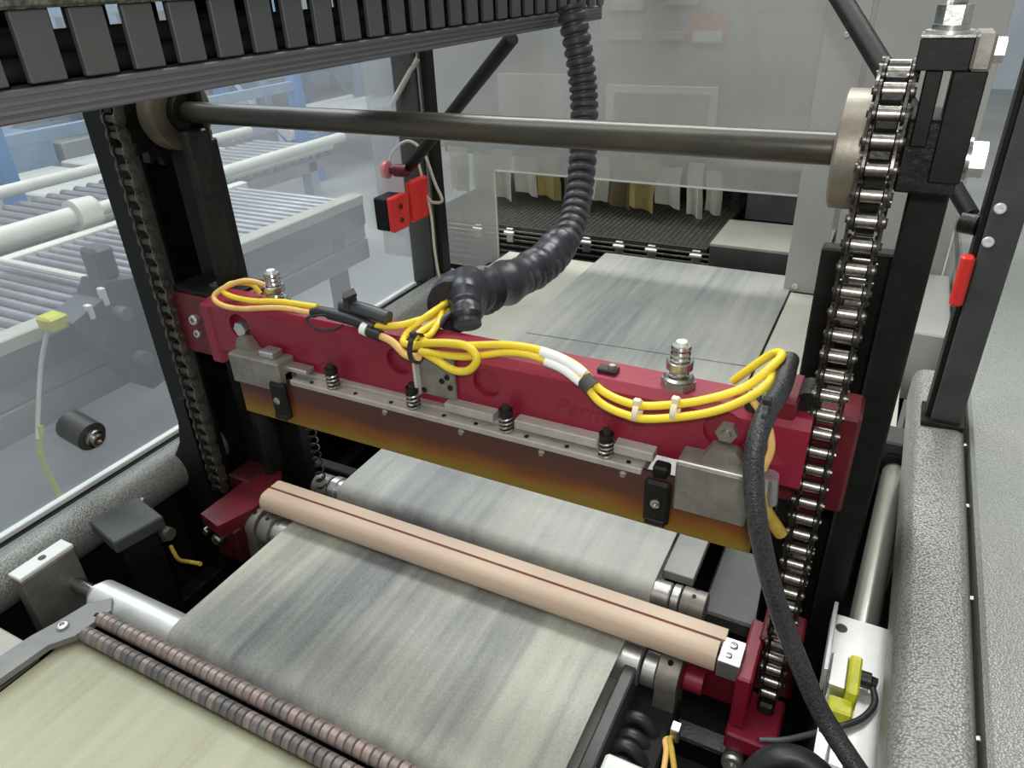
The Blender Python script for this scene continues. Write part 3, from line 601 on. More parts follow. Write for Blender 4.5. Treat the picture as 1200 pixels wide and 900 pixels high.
# ================================================================ CABLES ON THE RED BAR
def cable(pts, r, m_, label, name='yellow_cable', cat='cable', group=None): return MB().tube(pts, r, 12, 6).build(name, m_, None, label, cat, group)
cable([(-0.433,0.660,0.343),(-0.428,0.610,0.348),(-0.439,0.585,0.338),(-0.437,0.566,0.331),(-0.417,0.560,0.334),(-0.382,0.556,0.344),(-0.350,0.552,0.350),(-0.302,0.558,0.357),(-0.262,0.560,0.356),(-0.230,0.558,0.348),(-0.205,0.552,0.332),(-0.178,0.548,0.327),(-0.154,0.548,0.329),(-0.113,0.550,0.343),(-0.080,0.560,0.358),(-0.062,0.570,0.376),(-0.056,0.586,0.382),(-0.065,0.600,0.375),(-0.081,0.602,0.357),(-0.096,0.605,0.338)], 0.0038, 'yellow', 'upper yellow cable running right and looping back above the red bar')
cable([(-0.429,0.660,0.335),(-0.424,0.610,0.338),(-0.427,0.580,0.335),(-0.423,0.563,0.330),(-0.391,0.552,0.345),(-0.348,0.547,0.353),(-0.332,0.544,0.343),(-0.342,0.543,0.328),(-0.362,0.545,0.323),(-0.384,0.548,0.329),(-0.405,0.552,0.333)], 0.0042, 'yellow', 'yellow cable forming the small round loop in front of the red bar')
cable([(-0.402,0.548,0.335),(-0.351,0.550,0.338),(-0.302,0.556,0.350),(-0.265,0.556,0.350),(-0.228,0.552,0.341),(-0.203,0.544,0.324),(-0.176,0.540,0.319),(-0.152,0.539,0.321),(-0.105,0.542,0.337),(-0.076,0.550,0.353),(-0.060,0.560,0.368),(-0.062,0.585,0.372)], 0.0038, 'yellow', 'lower yellow cable running right along the front of the red bar')
cable([(-0.436,0.660,0.330),(-0.436,0.600,0.343),(-0.450,0.578,0.343),(-0.475,0.566,0.343)], 0.004, 'yellow', 'yellow cable running left from the black conduit to the connector')
cable([(-0.406,0.549,0.327),(-0.428,0.556,0.322),(-0.449,0.560,0.333),(-0.478,0.562,0.337)], 0.0042, 'peach', 'orange tinted yellow cable dipping between knot and white ringed connector')
cable([(-0.441,0.655,0.340),(-0.418,0.612,0.342),(-0.414,0.588,0.336),(-0.412,0.568,0.338),(-0.396,0.556,0.342)], 0.0036, 'yellow', 'yellow cable curving tightly inside the knot below the conduit')
cable([(-0.549,0.563,0.346),(-0.605,0.562,0.345),(-0.668,0.560,0.334),(-0.705,0.562,0.333),(-0.719,0.568,0.340),(-0.704,0.580,0.351),(-0.681,0.590,0.357),(-0.663,0.600,0.349),(-0.668,0.603,0.335)], 0.0034, 'peach', 'faded yellow cable looping at the left end of the red bar, outer strand')
cable([(-0.553,0.568,0.352),(-0.609,0.567,0.350),(-0.651,0.567,0.344),(-0.688,0.570,0.342),(-0.710,0.576,0.344),(-0.708,0.588,0.350),(-0.690,0.602,0.347),(-0.682,0.606,0.334)], 0.0034, 'yellow', 'bright yellow cable looping at the left end of the red bar, inner strand')
cable([(-0.070,0.556,0.350),(-0.056,0.553,0.334),(-0.049,0.553,0.310),(-0.053,0.556,0.284)], 0.0032, 'peach', 'short yellow cable dropping behind the braided cable at the right', )
cable([(-0.053,0.555,0.262),(-0.046,0.560,0.238),(-0.030,0.570,0.208)], 0.0062, 'yellowd', 'dirty thick yellow cable end below the right of the red bar')
MB().cyl((-0.047, 0.558, 0.278), (-0.045, 0.563, 0.246), 0.008, n=16).build('cable_ferrule', 'alu', None, 'grey metal ferrule behind the braided cable', 'ferrule')
ws = thing('white_sleeve', (-0.245, 0.555, 0.340), 'white heat shrink sleeve on the yellow cables mid bar', 'sleeve')
MB().tube([(-0.268,0.5572,0.357),(-0.245,0.5565,0.353),(-0.222,0.5545,0.3435)], 0.0050, 12).build('upper_sleeve', 'white', ws)
MB().tube([(-0.262,0.5545,0.3495),(-0.243,0.553,0.3455),(-0.224,0.550,0.337)], 0.0048, 12).build('lower_sleeve', 'white', ws)
MB().tube([(-0.222,0.5525,0.340),(-0.212,0.5495,0.334)], 0.0078, 12).build('tape_end', 'darkgrey', ws)
cn = thing('cable_connector', (-0.50, 0.566, 0.335), 'black inline plug connector lying on the red bar', 'connector')
MB().tube([(-0.535,0.566,0.348),(-0.50,0.566,0.3455),(-0.472,0.565,0.341)], 0.0068, 12).build('lower_plug', 'rubber', cn)
MB().tube([(-0.522,0.575,0.356),(-0.490,0.574,0.356),(-0.458,0.573,0.352)], 0.0080, 12).build('upper_plug', 'hose', cn)
MB().tube([(-0.486,0.561,0.341),(-0.479,0.561,0.3395)], 0.0074, 12).build('white_ring', 'white', cn, 'white ring')
MB().tube([(-0.478,0.561,0.339),(-0.462,0.561,0.336)], 0.0062, 12).build('strain_relief', 'rubber', cn)
MB().box(-0.513, -0.505, 0.566, 0.582, 0.340, 0.372, 0.001).build('tie', 'rubber', cn)
MB().cyl((-0.509, 0.565, 0.372), (-0.50, 0.575, 0.376), 0.005, n=8).build('tie_head', 'rubber', cn)
cable([(-0.525,0.562,0.349),(-0.548,0.559,0.346),(-0.562,0.557,0.340),(-0.548,0.555,0.332),(-0.525,0.556,0.334),(-0.512,0.560,0.340)], 0.0014, 'rubber', 'thin black wire loop hanging over the front of the red bar', 'wire_loop', 'wire')
cable([(-0.558,0.564,0.345),(-0.546,0.565,0.349),(-0.533,0.566,0.348)], 0.0056, 'rubber', 'short black boot joining faded cables to the plug', 'cable_boot', 'boot')
def tie(c, rx, rz, material, label, wid=0.0026, axis='X'):
    c = V(c); pts = [c + V((0, rx * math.cos(a), rz * math.sin(a))) for a in [2 * math.pi * i / 14 for i in range(15)]]
    b = MB(); bm = b.bm; rings = []
    for p in pts[:-1]:
        d = (p - c).normalized(); rings.append([bm.verts.new(p + V((sx * wid, 0, 0)) + d * h) for sx, h in ((-1, 0), (1, 0), (1, 0.0012), (-1, 0.0012))])
    for i in range(14):
        a, q = rings[i], rings[(i + 1) % 14]
        for k in range(4): bm.faces.new((a[k], a[(k + 1) % 4], q[(k + 1) % 4], q[k]))
    b.box(c.x - 0.0035, c.x + 0.0035, c.y - rx * 0.3 - 0.003, c.y - rx * 0.3 + 0.003, c.z + rz * 0.9, c.z + rz * 0.9 + 0.006, 0.001)
    return b.build('cable_tie', material, None, label, 'cable tie')
tie((-0.166, 0.5440, 0.3232), 0.0095, 0.0088, 'nylon', 'white cable tie on the two yellow cables, left one of the pair')
tie((-0.132, 0.5450, 0.3325), 0.0095, 0.0092, 'nylon', 'white cable tie on the two yellow cables, right one of the pair')
tie((-0.412, 0.556, 0.333), 0.013, 0.016, 'rubber', 'black cable tie gathering the yellow knot under the conduit', 0.003)
tie((-0.0545, 0.520, 0.362), 0.0115, 0.0115, 'rubber', 'black cable tie around the braided cable', 0.002)
st = thing('tie_anchor', (-0.066, 0.565, 0.345), 'small dark clamp with steel screw beside the braided cable', 'clamp')
MB().box(-0.078, -0.055, 0.566, 0.585, 0.331, 0.345, 0.003).build('clamp', 'rubber', st); screw(st, (-0.062, 0.575, 0.345), (0, 0, 1), 0.006, 0.006, 'steel'); screw(st, (-0.073, 0.570, 0.345), (0, 0, 1), 0.005, 0.005, 'steel')
MB().tube([(-0.0505,0.600,0.372),(-0.049,0.550,0.370),(-0.054,0.520,0.362),(-0.056,0.500,0.345),(-0.053,0.490,0.320),(-0.044,0.480,0.288),(-0.029,0.475,0.243),(-0.010,0.470,0.199),(0.011,0.460,0.164),(0.034,0.450,0.131),(0.070,0.430,0.103),(0.10,0.415,0.085)], 0.0082, 16, 8).build('braided_cable', 'braid', None, 'thick black braided cable curving down in front of the right chain', 'cable')

# ================================================================ CORRUGATED CONDUIT
cw = thing('corrugated_conduit', (-0.43, 0.9, 0.31), 'black corrugated conduit dropping from the slotted duct to the red bar', 'conduit')
cp_ = [(-0.471,1.100,0.630),(-0.454,1.100,0.551),(-0.443,1.090,0.486),(-0.430,1.050,0.406),(-0.418,0.990,0.347),(-0.409,0.900,0.318),(-0.418,0.810,0.316),(-0.437,0.740,0.325)]
MB().tube(cp_, 0.0205, 20, 32, lambda i, f: (1.06, 1.06, 1.03, 0.88, 0.88, 1.03)[i % 6]).build('hose', 'hose', cw)
rnd = [random.uniform(0.9, 1.1) for _ in range(100)]
MB().tube([(-0.412,0.93,0.330),(-0.417,0.860,0.318),(-0.426,0.800,0.318),(-0.433,0.740,0.326),(-0.437,0.700,0.334),(-0.428,0.655,0.337)], 0.0262, 20, 9, lambda i, f: (0.94 + 0.30 * f) * rnd[i]).build('tape_wrap', 'tape', cw, 'black tape wrapping')
MB().tube([(-0.432, 0.70, 0.350), (-0.415, 0.665, 0.354), (-0.400, 0.640, 0.346), (-0.391, 0.626, 0.333)], 0.021, 18, 7, lambda i, f: (1.05 - 0.28 * f) * rnd[i + 40]).build('tape_flap', 'tape', cw)
cable([(-0.408,0.650,0.340),(-0.412,0.620,0.345),(-0.414,0.600,0.338)], 0.003, 'hose', 'thin grey wire leaving the tape wrapped conduit', 'grey_wire', 'wire')

# ================================================================ SLOTTED DUCT
dt = thing('slotted_duct', (-0.53, 0.6, 0.599), 'grey slotted wiring duct with open fingers at the upper left', 'wiring duct')
b = MB().box(-0.565, -0.500, -0.15, 1.303, 0.600, 0.6195, 0.001)
for z in (0.6025, 0.607, 0.612, 0.617): b.box(-0.500, -0.4988, -0.15, 1.303, z - 0.0012, z + 0.0012)
b.build('base', 'ductbase', dt)
fm = MB().box(-0.0025, 0.0025, -0.0127, 0.0127, 0, 0.0415, 0.0008).mesh('finger', 'duct', (0, 0, 0))
op = [(0.372, 0.012), (0.419, 0.013), (0.463, 0.009), (0.593, 0.006), (0.636, 0.012), (0.68, 0.006)]
MB().box(-0.5645, -0.5615, -0.15, 1.30, 0.6195, 0.640).build('shade_backing', 'dark', dt)  # dark sheet added behind the fingers to paint the gaps as shade
ya = -0.15
for yc, wd in op + [(1.31, 0.02)]:
    MB().box(-0.5645, -0.5615, ya, yc - wd / 2, 0.640, 0.664).build('shade_backing', 'dark', dt); ya = yc + wd / 2
for i in range(-11, 26):
    y = 0.293 + 0.0394 * (i + 0.5)
    if y > 1.30: break
    put('finger', fm, (-0.5015, y, 0.6215), dt)
MB().box(-0.503, -0.4985, 1.292, 1.303, 0.6195, 0.663, 0.001).build('end_finger', 'ductbase', dt)
od = ('nearest the fingers', 'second from the fingers', 'furthest from the fingers', 'topmost, resting on the others')
for k, (x, z) in enumerate(((-0.52, 0.628), (-0.536, 0.630), (-0.550, 0.628), (-0.528, 0.642))):
    cable([(x, -0.14, z), (x + 0.003, 0.3, z + 0.001), (x - 0.002, 0.8, z), (x, 1.27, z)], 0.0075, 'dark', 'black power cable inside the slotted duct, ' + od[k], 'power_cable', 'cable', 'cables in the slotted duct')  # cables coloured near-black to deepen the shade between the fingers
MB().box(-0.575, -0.495, -0.3, 1.85, 0.6635, 0.71, 0.002).build('hood_beam', 'hamk', None, 'speckled dark beam above the slotted duct', 'beam')

# ================================================================ RIGHT SIDE
gr = thing('side_cover', (0.11, 0.7, 0.10), 'long rounded hammertone cover along the right side', 'cover')
gp = [(0.080, 0.10), (0.080, 0.136), (0.084, 0.146), (0.092, 0.1505), (0.129, 0.153), (0.1345, 0.152), (0.1405, 0.143), (0.1405, 0.10)]
MB().prism(gp, 'y', 0.18, 1.09).build('cover', 'ham', gr, ang=50)
for y in (0.47, 0.63, 0.78, 0.91):
    screw(gr, (0.1405, y, 0.143), (1, 0, 0.3), 0.003, 0.003, 'steel')
MB().box(0.1465, 1.2, 0.0, 1.95, 0.11, 0.149, 0.004).build('cabinet_lid', 'hamd', None, 'broad flat light grey cabinet lid at the far right', 'lid')
MB().box(0.15, 1.2, 0.0, 1.95, -0.85, 0.11, 0.002).build('electrical_cabinet', 'hood', None, 'grey cabinet body beneath the broad lid', 'cabinet')
# guide tube
gt = thing('guide_tube', (0.083, 0.95, -0.03), 'polished steel guide tube beside the right post', 'tube')
MB().cyl((0.070, 0.68, -0.05), (0.090, 1.105, -0.035), 0.0175, n=28).build('tube', 'tubest', gt)
MB().box(0.062, 0.110, 1.10, 1.155, -0.06, 0.012, 0.003).build('end_bearing', 'darkgrey', gt)
MB().lathe((0.084, 1.102, -0.028), (0, -1, 0), [(0, 0.022), (0.010, 0.022), (0.012, 0.018)]).build('collar', 'greasy', gt)
# door post
dp = thing('door_post', (0.118, 0.95, 0.15), 'dark slim door post standing on the right cover', 'post')
MB().box(0.100, 0.134, 0.935, 0.965, 0.152, 0.75, 0.002).build('upright', 'darkgrey', dp)
MB().box(0.094, 0.100, 0.94, 0.972, 0.152, 0.75, 0.001).build('edge_strip', 'black', dp)
MB().box(0.09, 0.138, 0.925, 0.98, 0.150, 0.158, 0.001).build('foot', 'greasy', dp)
screw(dp, (0.108, 0.935, 0.430), (0, -1, 0.1), 0.006, 0.004, 'aluw', 'pan_screw'); screw(dp, (0.106, 0.935, 0.392), (0, -1, 0.1), 0.006, 0.004, 'aluw', 'pan_screw')
MB().box(0.085, 0.099, 0.930, 0.945, 0.312, 0.374, 0.003).build('magnet_switch', 'switch', None, 'small red magnetic switch on the door post', 'switch')
gs = thing('gas_strut', (0.0, 1.1, 0.4), 'black gas strut slanting down to the slim door post', 'strut')
MB().tube([(-0.133,1.250,0.643),(-0.03,1.12,0.535),(0.03,1.044,0.470)], 0.0135, 16).build('cylinder', 'black', gs)
MB().tube([(0.03,1.044,0.470),(0.086,0.972,0.410)], 0.0095, 14).build('rod', 'black', gs)
MB().lathe((0.078, 0.968, 0.402), (1, -0.4, 0), [(0, 0.012), (0.018, 0.012), (0.02, 0.009)], 18).build('ball_joint', 'greasy', gs)

# bright plate with sensor
wp = thing('sensor_plate', (0.06, 0.58, 0.04), 'bright white metal plate low at the right holding the sensor', 'plate')
MB().prism([(0.036, 0.656), (0.090, 0.656), (0.090, 0.40), (0.036, 0.40)], 'z', 0.044, 0.050).build('plate', 'aluw', wp)
MB().box(0.032, 0.036, 0.565, 0.662, 0.03, 0.062, 0.0005).build('folded_flange', 'aluw', wp)
MB().cyl((0.043, 0.637, 0.0495), (0.043, 0.637, 0.0507), 0.006, n=12).build('hole', 'darkgrey', wp)
MB().box(0.045, 0.060, 0.45, 0.475, 0.050, 0.075, 0.002).build('spacer', 'alu', wp)
MB().box(0.036, 0.09, 0.40, 0.66, -0.3, 0.044, 0.001).build('support', 'dark', wp)
se = thing('proximity_sensor', (0.055, 0.56, 0.05), 'yellow green sensor with round black plug on the bright plate', 'sensor')
MB().box(0.036, 0.053, 0.538, 0.578, 0.051, 0.075, 0.002).build('housing', 'alu', se)
MB().box(0.053, 0.064, 0.532, 0.580, 0.051, 0.078, 0.002).build('yellow_body', 'lime', se)
MB().box(0.040, 0.062, 0.516, 0.534, 0.051, 0.066, 0.002).build('yellow_foot', 'lime', se)
MB().cyl((0.064, 0.566, 0.063), (0.074, 0.566, 0.063), 0.008, n=16).build('plug', 'rubber', se); MB().cyl((0.074, 0.566, 0.063), (0.079, 0.566, 0.062), 0.006, n=12).build('plug_tip', 'rubber', se)
cable([(0.076,0.563,0.062),(0.080,0.548,0.056),(0.070,0.525,0.056),(0.050,0.505,0.056),(0.030,0.500,0.040),(0.010,0.495,0.026),(-0.010,0.49,0.02)], 0.0030, 'hose', 'thin grey sensor cable crossing under the braided cable', 'sensor_cable')
MB().tube([(-0.012,0.430,0.03),(-0.006,0.425,0.070),(0.006,0.428,0.088),(0.022,0.432,0.092),(0.040,0.430,0.088),(0.058,0.420,0.08),(0.075,0.41,0.06)], 0.0105, 14).build('looped_hose', 'rubber', None, 'black hose loop at the bottom right edge', 'hose')
# hoses at bottom
for k, (z, y) in enumerate(((-0.045, 0.505), (-0.052, 0.487), (-0.045, 0.468), (-0.05, 0.45))):
    cable([(-0.150, y - 0.004, z - 0.01), (-0.143, y, z), (-0.130, y + 0.002, z + 0.001), (-0.114, y, z - 0.016), (-0.108, y - 0.004, z - 0.05)], 0.0075, 'rubber', 'black hose bending beside the short belt, ' + ('furthest from the white box', 'second furthest from the white box', 'second closest to the white box', 'closest to the white box')[k], 'air_hose', 'hose', 'black hoses by the right belt edge')
cable([(-0.092,0.505,-0.05),(-0.095,0.490,-0.032),(-0.088,0.470,-0.020),(-0.078,0.445,-0.014)], 0.003, 'yellowd', 'thin green yellow earth wire at the bottom right', 'earth_wire', 'wire')
cable([(-0.094,0.505,-0.05),(-0.099,0.488,-0.034),(-0.093,0.468,-0.022),(-0.088,0.440,-0.016)], 0.003, 'peach', 'thin orange wire at the bottom right', 'earth_wire', 'wire')
MB().box(-0.098, -0.088, 0.50, 0.512, -0.05, -0.030, 0.001).build('wire_terminal', 'alu', None, 'small metal terminal above the thin wires', 'terminal')
jb = thing('junction_box', (-0.11, 0.40, -0.06), 'white box corner at the bottom edge beside the belt', 'box')
MB().box(-0.143, -0.085, 0.30, 0.430, -0.06, -0.002, 0.003).build('box', 'white', jb)
MB().box(-0.150, -0.144, 0.30, 0.412, -0.06, -0.006, 0.002).build('lid_edge', 'cream', jb)
MB().box(-0.15, -0.08, 0.30, 0.43, -0.42, -0.061, 0.002).build('pedestal', 'dark', jb)
cable([(-0.875,0.500,-0.070),(-0.849,0.490,-0.078),(-0.806,0.480,-0.058),(-0.775,0.475,-0.045)], 0.0032, 'yellowd', 'short yellow wire curving at the foot of the left post', 'yellow_wire', 'wire')
cj = thing('ground_clamp', (-0.89, 0.51, -0.06), 'small metal pipe clamp at the foot of the left post', 'clamp')
MB().tube([(-0.893, 0.49, 0.02), (-0.886, 0.50, -0.02), (-0.882, 0.50, -0.06)], 0.0055, 10).build('pipe', 'alu', cj)
MB().lathe((-0.895, 0.505, -0.05), (1, 0, 0), [(0, 0.010), (0.022, 0.010)], 14).build('fitting', 'hub', cj)

# ================================================================ TUNNEL AT THE BACK
tn = thing('heat_tunnel', (-0.5, 2.2, -0.85), 'large grey heat tunnel with hazy front panel beyond the exit belt', 'tunnel')
MB().box(-1.42, 0.14, 2.15, 3.4, 0.17, 1.3, 0.01).build('hood', 'hood', tn)
MB().box(-1.2, 0.14, 2.3, 3.3, -0.85, -0.06, 0.01).build('base', 'darkgrey', tn)
MB().box(-1.3, 0.14, 2.6, 2.62, -0.06, 0.17).build('inner_wall', 'dark', tn)
MB().box(-0.17, 0.14, 2.1, 2.13, -0.05, 0.17, 0.002).build('throat_wall', 'hood', tn)
# front polycarbonate with opening
fp = thing('tunnel_guard_panel', (-0.4, 1.72, -0.06), 'hazy clear guard panel with wide low opening in front of the tunnel', 'guard panel')
b = MB(); b.box(-1.35, -0.185, 1.716, 1.722, 0.222, 1.1); b.box(-1.35, -0.952, 1.716, 1.722, -0.06, 0.222)
b.build('pane', 'clearp', fp)
MB().box(-0.952, -0.185, 1.713, 1.716, 0.219, 0.2225).build('opening_edge', 'aluw', fp)
MB().box(-0.953, -0.950, 1.713, 1.716, -0.04, 0.2225).build('opening_edge', 'aluw', fp)
MB().box(-0.185, -0.103, 1.716, 1.73, -0.004, 1.1, 0.001).build('frame_column', 'hood', fp)
MB().box(-0.092, 0.13, 1.73, 1.745, -0.02, 1.1, 0.001).build('right_cover', 'hood', fp)
screw(fp, (-0.16, 1.716, 0.01), (0, -1, 0), 0.007, 0.004, 'aluw'); screw(fp, (-0.14, 1.716, 0.545), (0, -1, 0), 0.005, 0.004, 'aluw')
MB().box(-0.568, -0.470, 2.140, 2.149, 0.490, 0.565, 0.002).build('warning_label', 'orange', None, 'orange and cream warning label on the tunnel hood', 'label')
MB().box(-0.558, -0.480, 2.138, 2.140, 0.497, 0.525).build('label_print', 'paper', None, 'pale lower half of the orange warning label', 'label')
for x0, x1, z0, z1, l in ((-0.80, -0.475, 0.24, 0.385, 'wide pale notice sheet on the tunnel hood'), (-1.16, -0.84, 0.24, 0.41, 'large white sheet on the tunnel hood left of the wide notice'),):
    MB().box(x0, x1, 2.136, 2.149, z0, z1, 0.002).build('notice_sheet', 'paper', None, l, 'notice'); nsheet = nsheet if 'nsheet' in globals() else bpy.data.objects['notice_sheet']
MB().box(-0.775, -0.50, 2.133, 2.136, 0.26, 0.365).build('printed_area', 'hood', nsheet, 'greyer inner area')
for x0, x1, z0, z1, l in ((-0.80, -0.70, 0.575, 0.60, 'upper left'), (-0.64, -0.55, 0.585, 0.605, 'upper right'), (-0.80, -0.70, 0.50, 0.522, 'lower left'), (-0.66, -0.58, 0.50, 0.522, 'lower right')):
    MB().box(x0, x1, 2.140, 2.149, z0, z1, 0.002).build('hood_slot_cover', 'cream', None, 'narrow pale strip on the tunnel hood, ' + l + ' of four', 'strip')
# curtain strips
sc_ = thing('strip_curtain', (-0.75, 2.1, 0.06), 'heat curtain of white and yellowed strips at the tunnel mouth', 'curtain')
MB().box(-1.35, -0.42, 2.10, 2.12, 0.17, 0.20).build('curtain_rail', 'darkgrey', sc_)
xs = [-1.30, -1.21, -1.135, -1.05, -0.97, -0.885, -0.81, -0.735, -0.66, -0.585, -0.505, -0.455]
ms = ['stripw', 'stripw', 'stripw', 'stripw', 'stripy', 'stript', 'stripw', 'stript', 'stripy', 'stripw', 'stripw', 'stripw']
for i, (x, mm) in enumerate(zip(xs, ms)):
    wd = 0.038 if i < 10 else 0.022; zb = 0.055 + 0.012 * math.sin(i * 2.3); y = 2.095 + 0.006 * (i % 2); b = MB(); bm = b.bm; G = []
    for j in range(5):
        z = 0.19 - (0.19 - zb) * j / 4; G.append([bm.verts.new((x + (k / 4 - 0.5) * 2 * wd + 0.004 * math.sin(i + j), y + 0.012 * math.cos(k * 1.9 + i) * j / 4, z - 0.004 * k * (j == 4))) for k in range(5)])
    for j in range(4):
        for k in range(4): bm.faces.new((G[j][k], G[j][k + 1], G[j + 1][k + 1], G[j + 1][k]))
    r_ = bmesh.ops.solidify(bm, geom=bm.faces[:], thickness=0.003)
    b.build('strip', mm, sc_)
# mesh conveyor
mc = thing('mesh_conveyor', (-0.85, 1.95, -0.1), 'dark wire mesh conveyor entering the tunnel', 'conveyor')
MB().box(-1.35, -0.42, 1.93, 2.58, -0.012, -0.002, 0.001).build('mesh_bed', 'mesh', mc)
b = MB()
for i in range(46): b.cyl((-1.35, 1.93 + 0.014 * i, 0.0), (-0.42, 1.93 + 0.014 * i, 0.0), 0.0028, n=6)
for i in range(60): b.cyl((-1.345 + 0.0157 * i, 1.93, 0.0015), (-1.345 + 0.0157 * i, 2.56, 0.0015), 0.0016, n=5)
b.build('wire_weave', 'mesh', mc, kind='stuff')
for i in range(7): MB().cyl((-1.35, 1.918 - 0.006 * abs(i - 2), -0.008 - 0.016 * i), (-0.40, 1.918 - 0.006 * abs(i - 2), -0.008 - 0.016 * i), 0.0038, n=8).build('cross_rod', 'chaind', mc)
for x in (-1.12, -1.01, -0.87, -0.76, -0.66, -0.565, -0.44):
    k = MB().box(x - 0.012, x + 0.012, 1.895, 1.905, -0.04, 0.004, 0.002).build('chain_bracket', 'alu', mc)
    MB().cyl((x - 0.016, 1.893, -0.010), (x + 0.016, 1.893, -0.010), 0.006, n=10).build('bracket_pin', 'aluw', k)
MB().box(-1.35, -0.40, 1.96, 2.3, -0.20, -0.06, 0.003).build('conveyor_frame', 'dark', mc)
gb = thing('gear_cover', (-0.29, 1.99, -0.05), 'square grey cover box right of the mesh conveyor', 'box')
MB().box(-0.400, -0.115, 1.87, 2.10, -0.06, 0.030, 0.002).build('box', 'darkgrey', gb)
MB().box(-0.400, -0.115, 1.87, 2.10, 0.030, 0.038, 0.001).build('top_plate', 'beige', gb)
MB().box(-0.36, -0.19, 2.105, 2.13, 0.04, 0.12, 0.002).build('rear_plate', 'darkgrey', None, 'dark grey plate standing behind the square cover box', 'plate')
MB().lathe((-0.39, 2.105, 0.06), (0, 0, 1), [(0, 0.018), (0.03, 0.018), (0.032, 0.012), (0.06, 0.012)], 16).build('knob', 'black', None, 'black knob between curtain and square cover box', 'knob')

# ================================================================ HALL BEYOND THE LEFT WINDOW
rv = thing('roller_conveyor', (-2.3, 1.3, -0.85), 'long roller conveyor just outside the left window', 'conveyor')
MB().box(-2.02, -1.95, 0.2, 2.38, -0.135, -0.095, 0.004).build('side_rail', 'beige', rv)
MB().box(-1.995, -1.955, 0.2, 2.38, -0.22, -0.136, 0.002).build('side_beam', 'convd', rv)
MB().box(-2.01, -1.965, 0.2, 2.38, -0.28, -0.222, 0.002).build('side_beam', 'convs', rv)
MB().box(-1.985, -1.958, 0.2, 2.38, -0.37, -0.285, 0.002).build('side_beam', 'convs', rv)
MB().box(-2.65, -2.60, 0.2, 2.38, -0.2, -0.095, 0.004).build('side_rail', 'tube', rv)
rm = MB().cyl((-0.285, 0, 0), (0.285, 0, 0), 0.017, n=12).mesh('roller', 'roller', (0, 0, 0))
for i in range(46): put('roller', rm, (-2.31, 0.24 + 0.046 * i, -0.118), rv)
for y in (0.5, 2.2):
    for x in (-1.99, -2.61): MB().box(x - 0.03, x + 0.03, y - 0.03, y + 0.03, -0.85, -0.2, 0.002).build('leg', 'convd', rv)
MB().box(-2.6, -2.0, 0.3, 2.3, -0.24, -0.20).build('drip_tray', 'convd', rv)
MB().cyl((-2.5, 1.22, -0.07), (-2.05, 1.22, -0.07), 0.012, n=10).build('guide_rod', 'tube', rv)
mh = thing('drive_housing', (-1.88, 1.1, -0.36), 'dark bolted drive housing on the side of the roller conveyor', 'housing')
MB().prism([(1.00, -0.08), (1.10, -0.05), (1.13, -0.01), (1.22, -0.03), (1.32, -0.09), (1.30, -0.34), (1.16, -0.36)], 'x', -1.95, -1.84).build('casting', 'convd', mh)
MB().box(-1.93, -1.86, 1.13, 1.19, -0.02, 0.075, 0.01).build('motor', 'convd', mh)
MB().cyl((-1.84, 1.13, -0.10), (-1.80, 1.13, -0.10), 0.02, n=14).build('coupling', 'alu', mh)
MB().box(-1.855, -1.835, 1.05, 1.065, -0.09, -0.05, 0.002).build('white_tag', 'white', mh); MB().box(-1.855, -1.835, 1.10, 1.115, -0.07, -0.02, 0.002).build('white_tag', 'white', mh)
MB().cyl((-1.84, 1.15, -0.25), (-1.81, 1.15, -0.25), 0.022, n=14).build('bolt_head', 'hub', mh)
MB().box(-1.92, -1.86, 0.955, 1.01, -0.095, -0.055, 0.006).build('yellow_reflector_bracket', 'lime', None, 'small yellow bracket on the conveyor edge outside the window', 'bracket')
cable([(-1.9, 0.97, -0.09), (-1.92, 0.93, -0.18), (-1.91, 0.87, -0.30), (-1.9, 0.84, -0.36)], 0.006, 'tube', 'thin pale cord hanging from the small yellow bracket', 'hanging_cord', 'cord')
MB().tube([(-1.9,0.86,-0.33),(-1.9,0.83,-0.42),(-1.9,0.84,-0.6)], 0.008, 8).build('yellow_strap', 'lime', None, 'yellow strap end below the conveyor beam', 'strap')
rv2 = thing('roller_conveyor', (-3.2, 1.8, -0.85), 'second pale roller conveyor with light tubes, behind the first', 'conveyor')
for x, z, mm in ((-2.88, -0.1, 'tube'), (-2.98, -0.15, 'tube'), (-3.6, -0.1, 'tube')): MB().cyl((x, 0.6, z), (x, 3.4, z), 0.028, n=12).build('side_tube', mm, rv2)
MB().box(-3.6, -2.95, 0.6, 3.4, -0.26, -0.2, 0.004).build('deck', 'roller', rv2)
rm2 = MB().cyl((-0.3, 0, 0), (0.3, 0, 0), 0.022, n=10).mesh('roller', 'roller', (0, 0, 0))
for i in range(40): put('roller', rm2, (-3.27, 0.65 + 0.07 * i, -0.17), rv2)
for y in (0.8, 3.2):
    for x in (-2.98, -3.57): MB().box(x - 0.03, x + 0.03, y - 0.03, y + 0.03, -0.85, -0.2).build('leg', 'bluel', rv2)
pr = thing('pipe_roll', (-2.7, 1.55, -0.1), 'pale cardboard tube lying along the roller conveyor', 'tube')
MB().cyl((-2.72, 0.7, -0.055), (-2.72, 1.62, -0.055), 0.035, n=18).build('tube', 'tube', pr); MB().lathe((-2.72, 1.62, -0.055), (0, 1, 0), [(0, 0.06), (0.09, 0.055), (0.1, 0.04)]).build('end_cap', 'tube', pr)
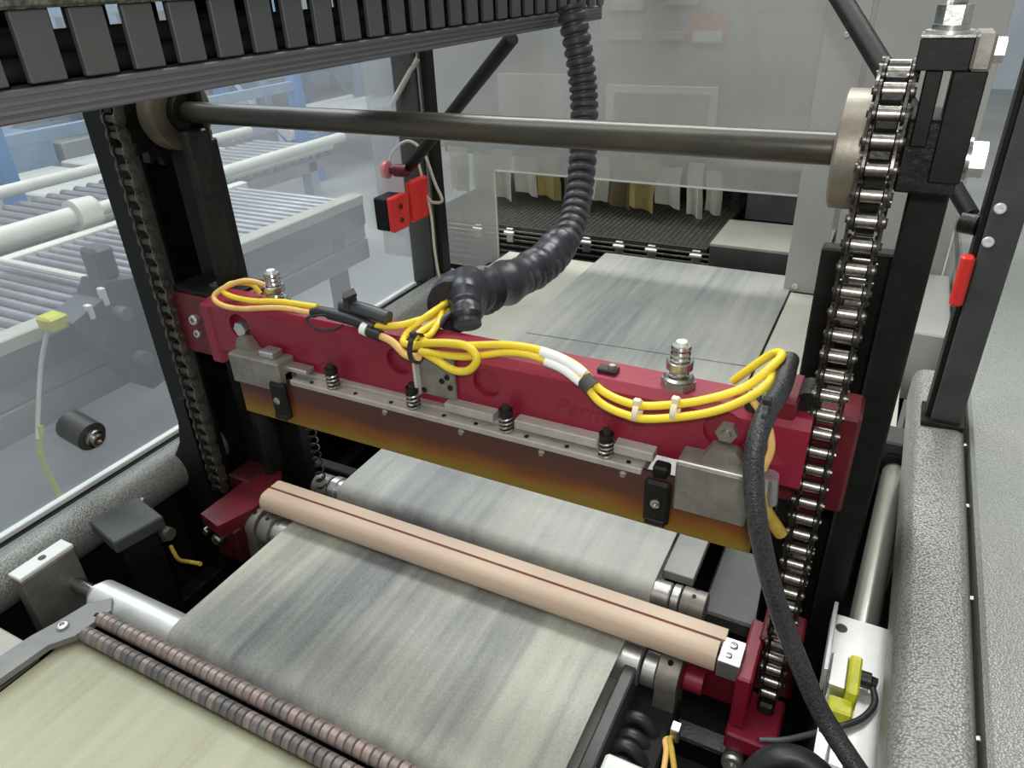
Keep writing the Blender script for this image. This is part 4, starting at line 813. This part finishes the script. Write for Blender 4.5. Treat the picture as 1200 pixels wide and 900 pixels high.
# racks
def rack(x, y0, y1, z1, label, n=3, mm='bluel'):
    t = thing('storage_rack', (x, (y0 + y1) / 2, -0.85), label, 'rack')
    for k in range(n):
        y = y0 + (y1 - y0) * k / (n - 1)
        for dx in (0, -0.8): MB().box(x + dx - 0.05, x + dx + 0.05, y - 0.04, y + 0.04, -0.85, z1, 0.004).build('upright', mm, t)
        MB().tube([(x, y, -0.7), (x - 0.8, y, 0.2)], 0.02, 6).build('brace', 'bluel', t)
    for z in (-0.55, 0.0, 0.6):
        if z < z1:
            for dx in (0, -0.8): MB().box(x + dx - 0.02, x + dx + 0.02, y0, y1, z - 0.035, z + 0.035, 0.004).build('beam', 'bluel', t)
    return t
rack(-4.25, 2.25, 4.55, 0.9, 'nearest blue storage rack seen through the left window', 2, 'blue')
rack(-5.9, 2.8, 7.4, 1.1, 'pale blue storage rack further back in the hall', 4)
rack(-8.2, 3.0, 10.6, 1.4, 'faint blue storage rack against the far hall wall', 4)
# stock on racks
rng = random.Random(3)
cols = ['tube', 'paper', 'roller', 'bluel', 'hood']
k = 0
names = iter(('bottom of the nearest blue rack', 'lower tier of the middle rack', 'upper tier of the middle rack', 'lower tier of the furthest rack', 'upper tier of the furthest rack'))
ordn = ('first', 'second', 'third', 'fourth', 'fifth', 'sixth', 'seventh', 'eighth', 'ninth', 'tenth', 'eleventh', 'twelfth')
for x, y0, y1, z in ((-4.65, 2.45, 4.3, -0.50), (-6.3, 3.0, 7.2, -0.50), (-6.3, 3.0, 7.2, 0.05), (-8.6, 3.2, 10.2, -0.50), (-8.6, 3.2, 10.2, 0.05)):
    y = y0; nm_ = next(names); q_ = 0
    while y < y1 - 0.3:
        L_ = rng.uniform(0.5, 0.95); h = rng.uniform(0.07, 0.26)
        if rng.random() < 0.75:
            MB().box(x - 0.42, x + 0.42, y, y + L_ - 0.06, z, z + h, 0.01).build('stacked_load', cols[k % 5], None, 'pale load on the ' + nm_ + ', ' + ordn[q_] + ' from the left', 'load', 'loads on the hall racks'); q_ += 1
        y += L_; k += 1
for i in range(7):
    x = -4.6 - 0.13 * i
    MB().cyl((x, 4.75 + 0.1 * (i % 3), -0.42 + 0.0 * i), (x, 6.6 - 0.2 * (i % 2), -0.42), 0.05, n=10).build('long_tube', 'tube' if i % 2 else 'paper', None, ('white' if i % 2 == 0 else 'cream') + ' tube on the low trestle in the hall, number %s from the window' % ('one', 'two', 'three', 'four', 'five', 'six', 'seven')[i], 'tube', 'long tubes on the trestle')
tr = thing('trestle', (-5.0, 5.7, -0.85), 'low blue trestle carrying the long pale tubes', 'trestle')
for y in (5.0, 6.3):
    MB().box(-5.55, -4.5, y - 0.04, y + 0.04, -0.53, -0.47, 0.003).build('cross_beam', 'blue', tr)
    for x in (-5.5, -4.55): MB().box(x - 0.04, x + 0.04, y - 0.04, y + 0.04, -0.85, -0.53).build('leg', 'blue', tr)
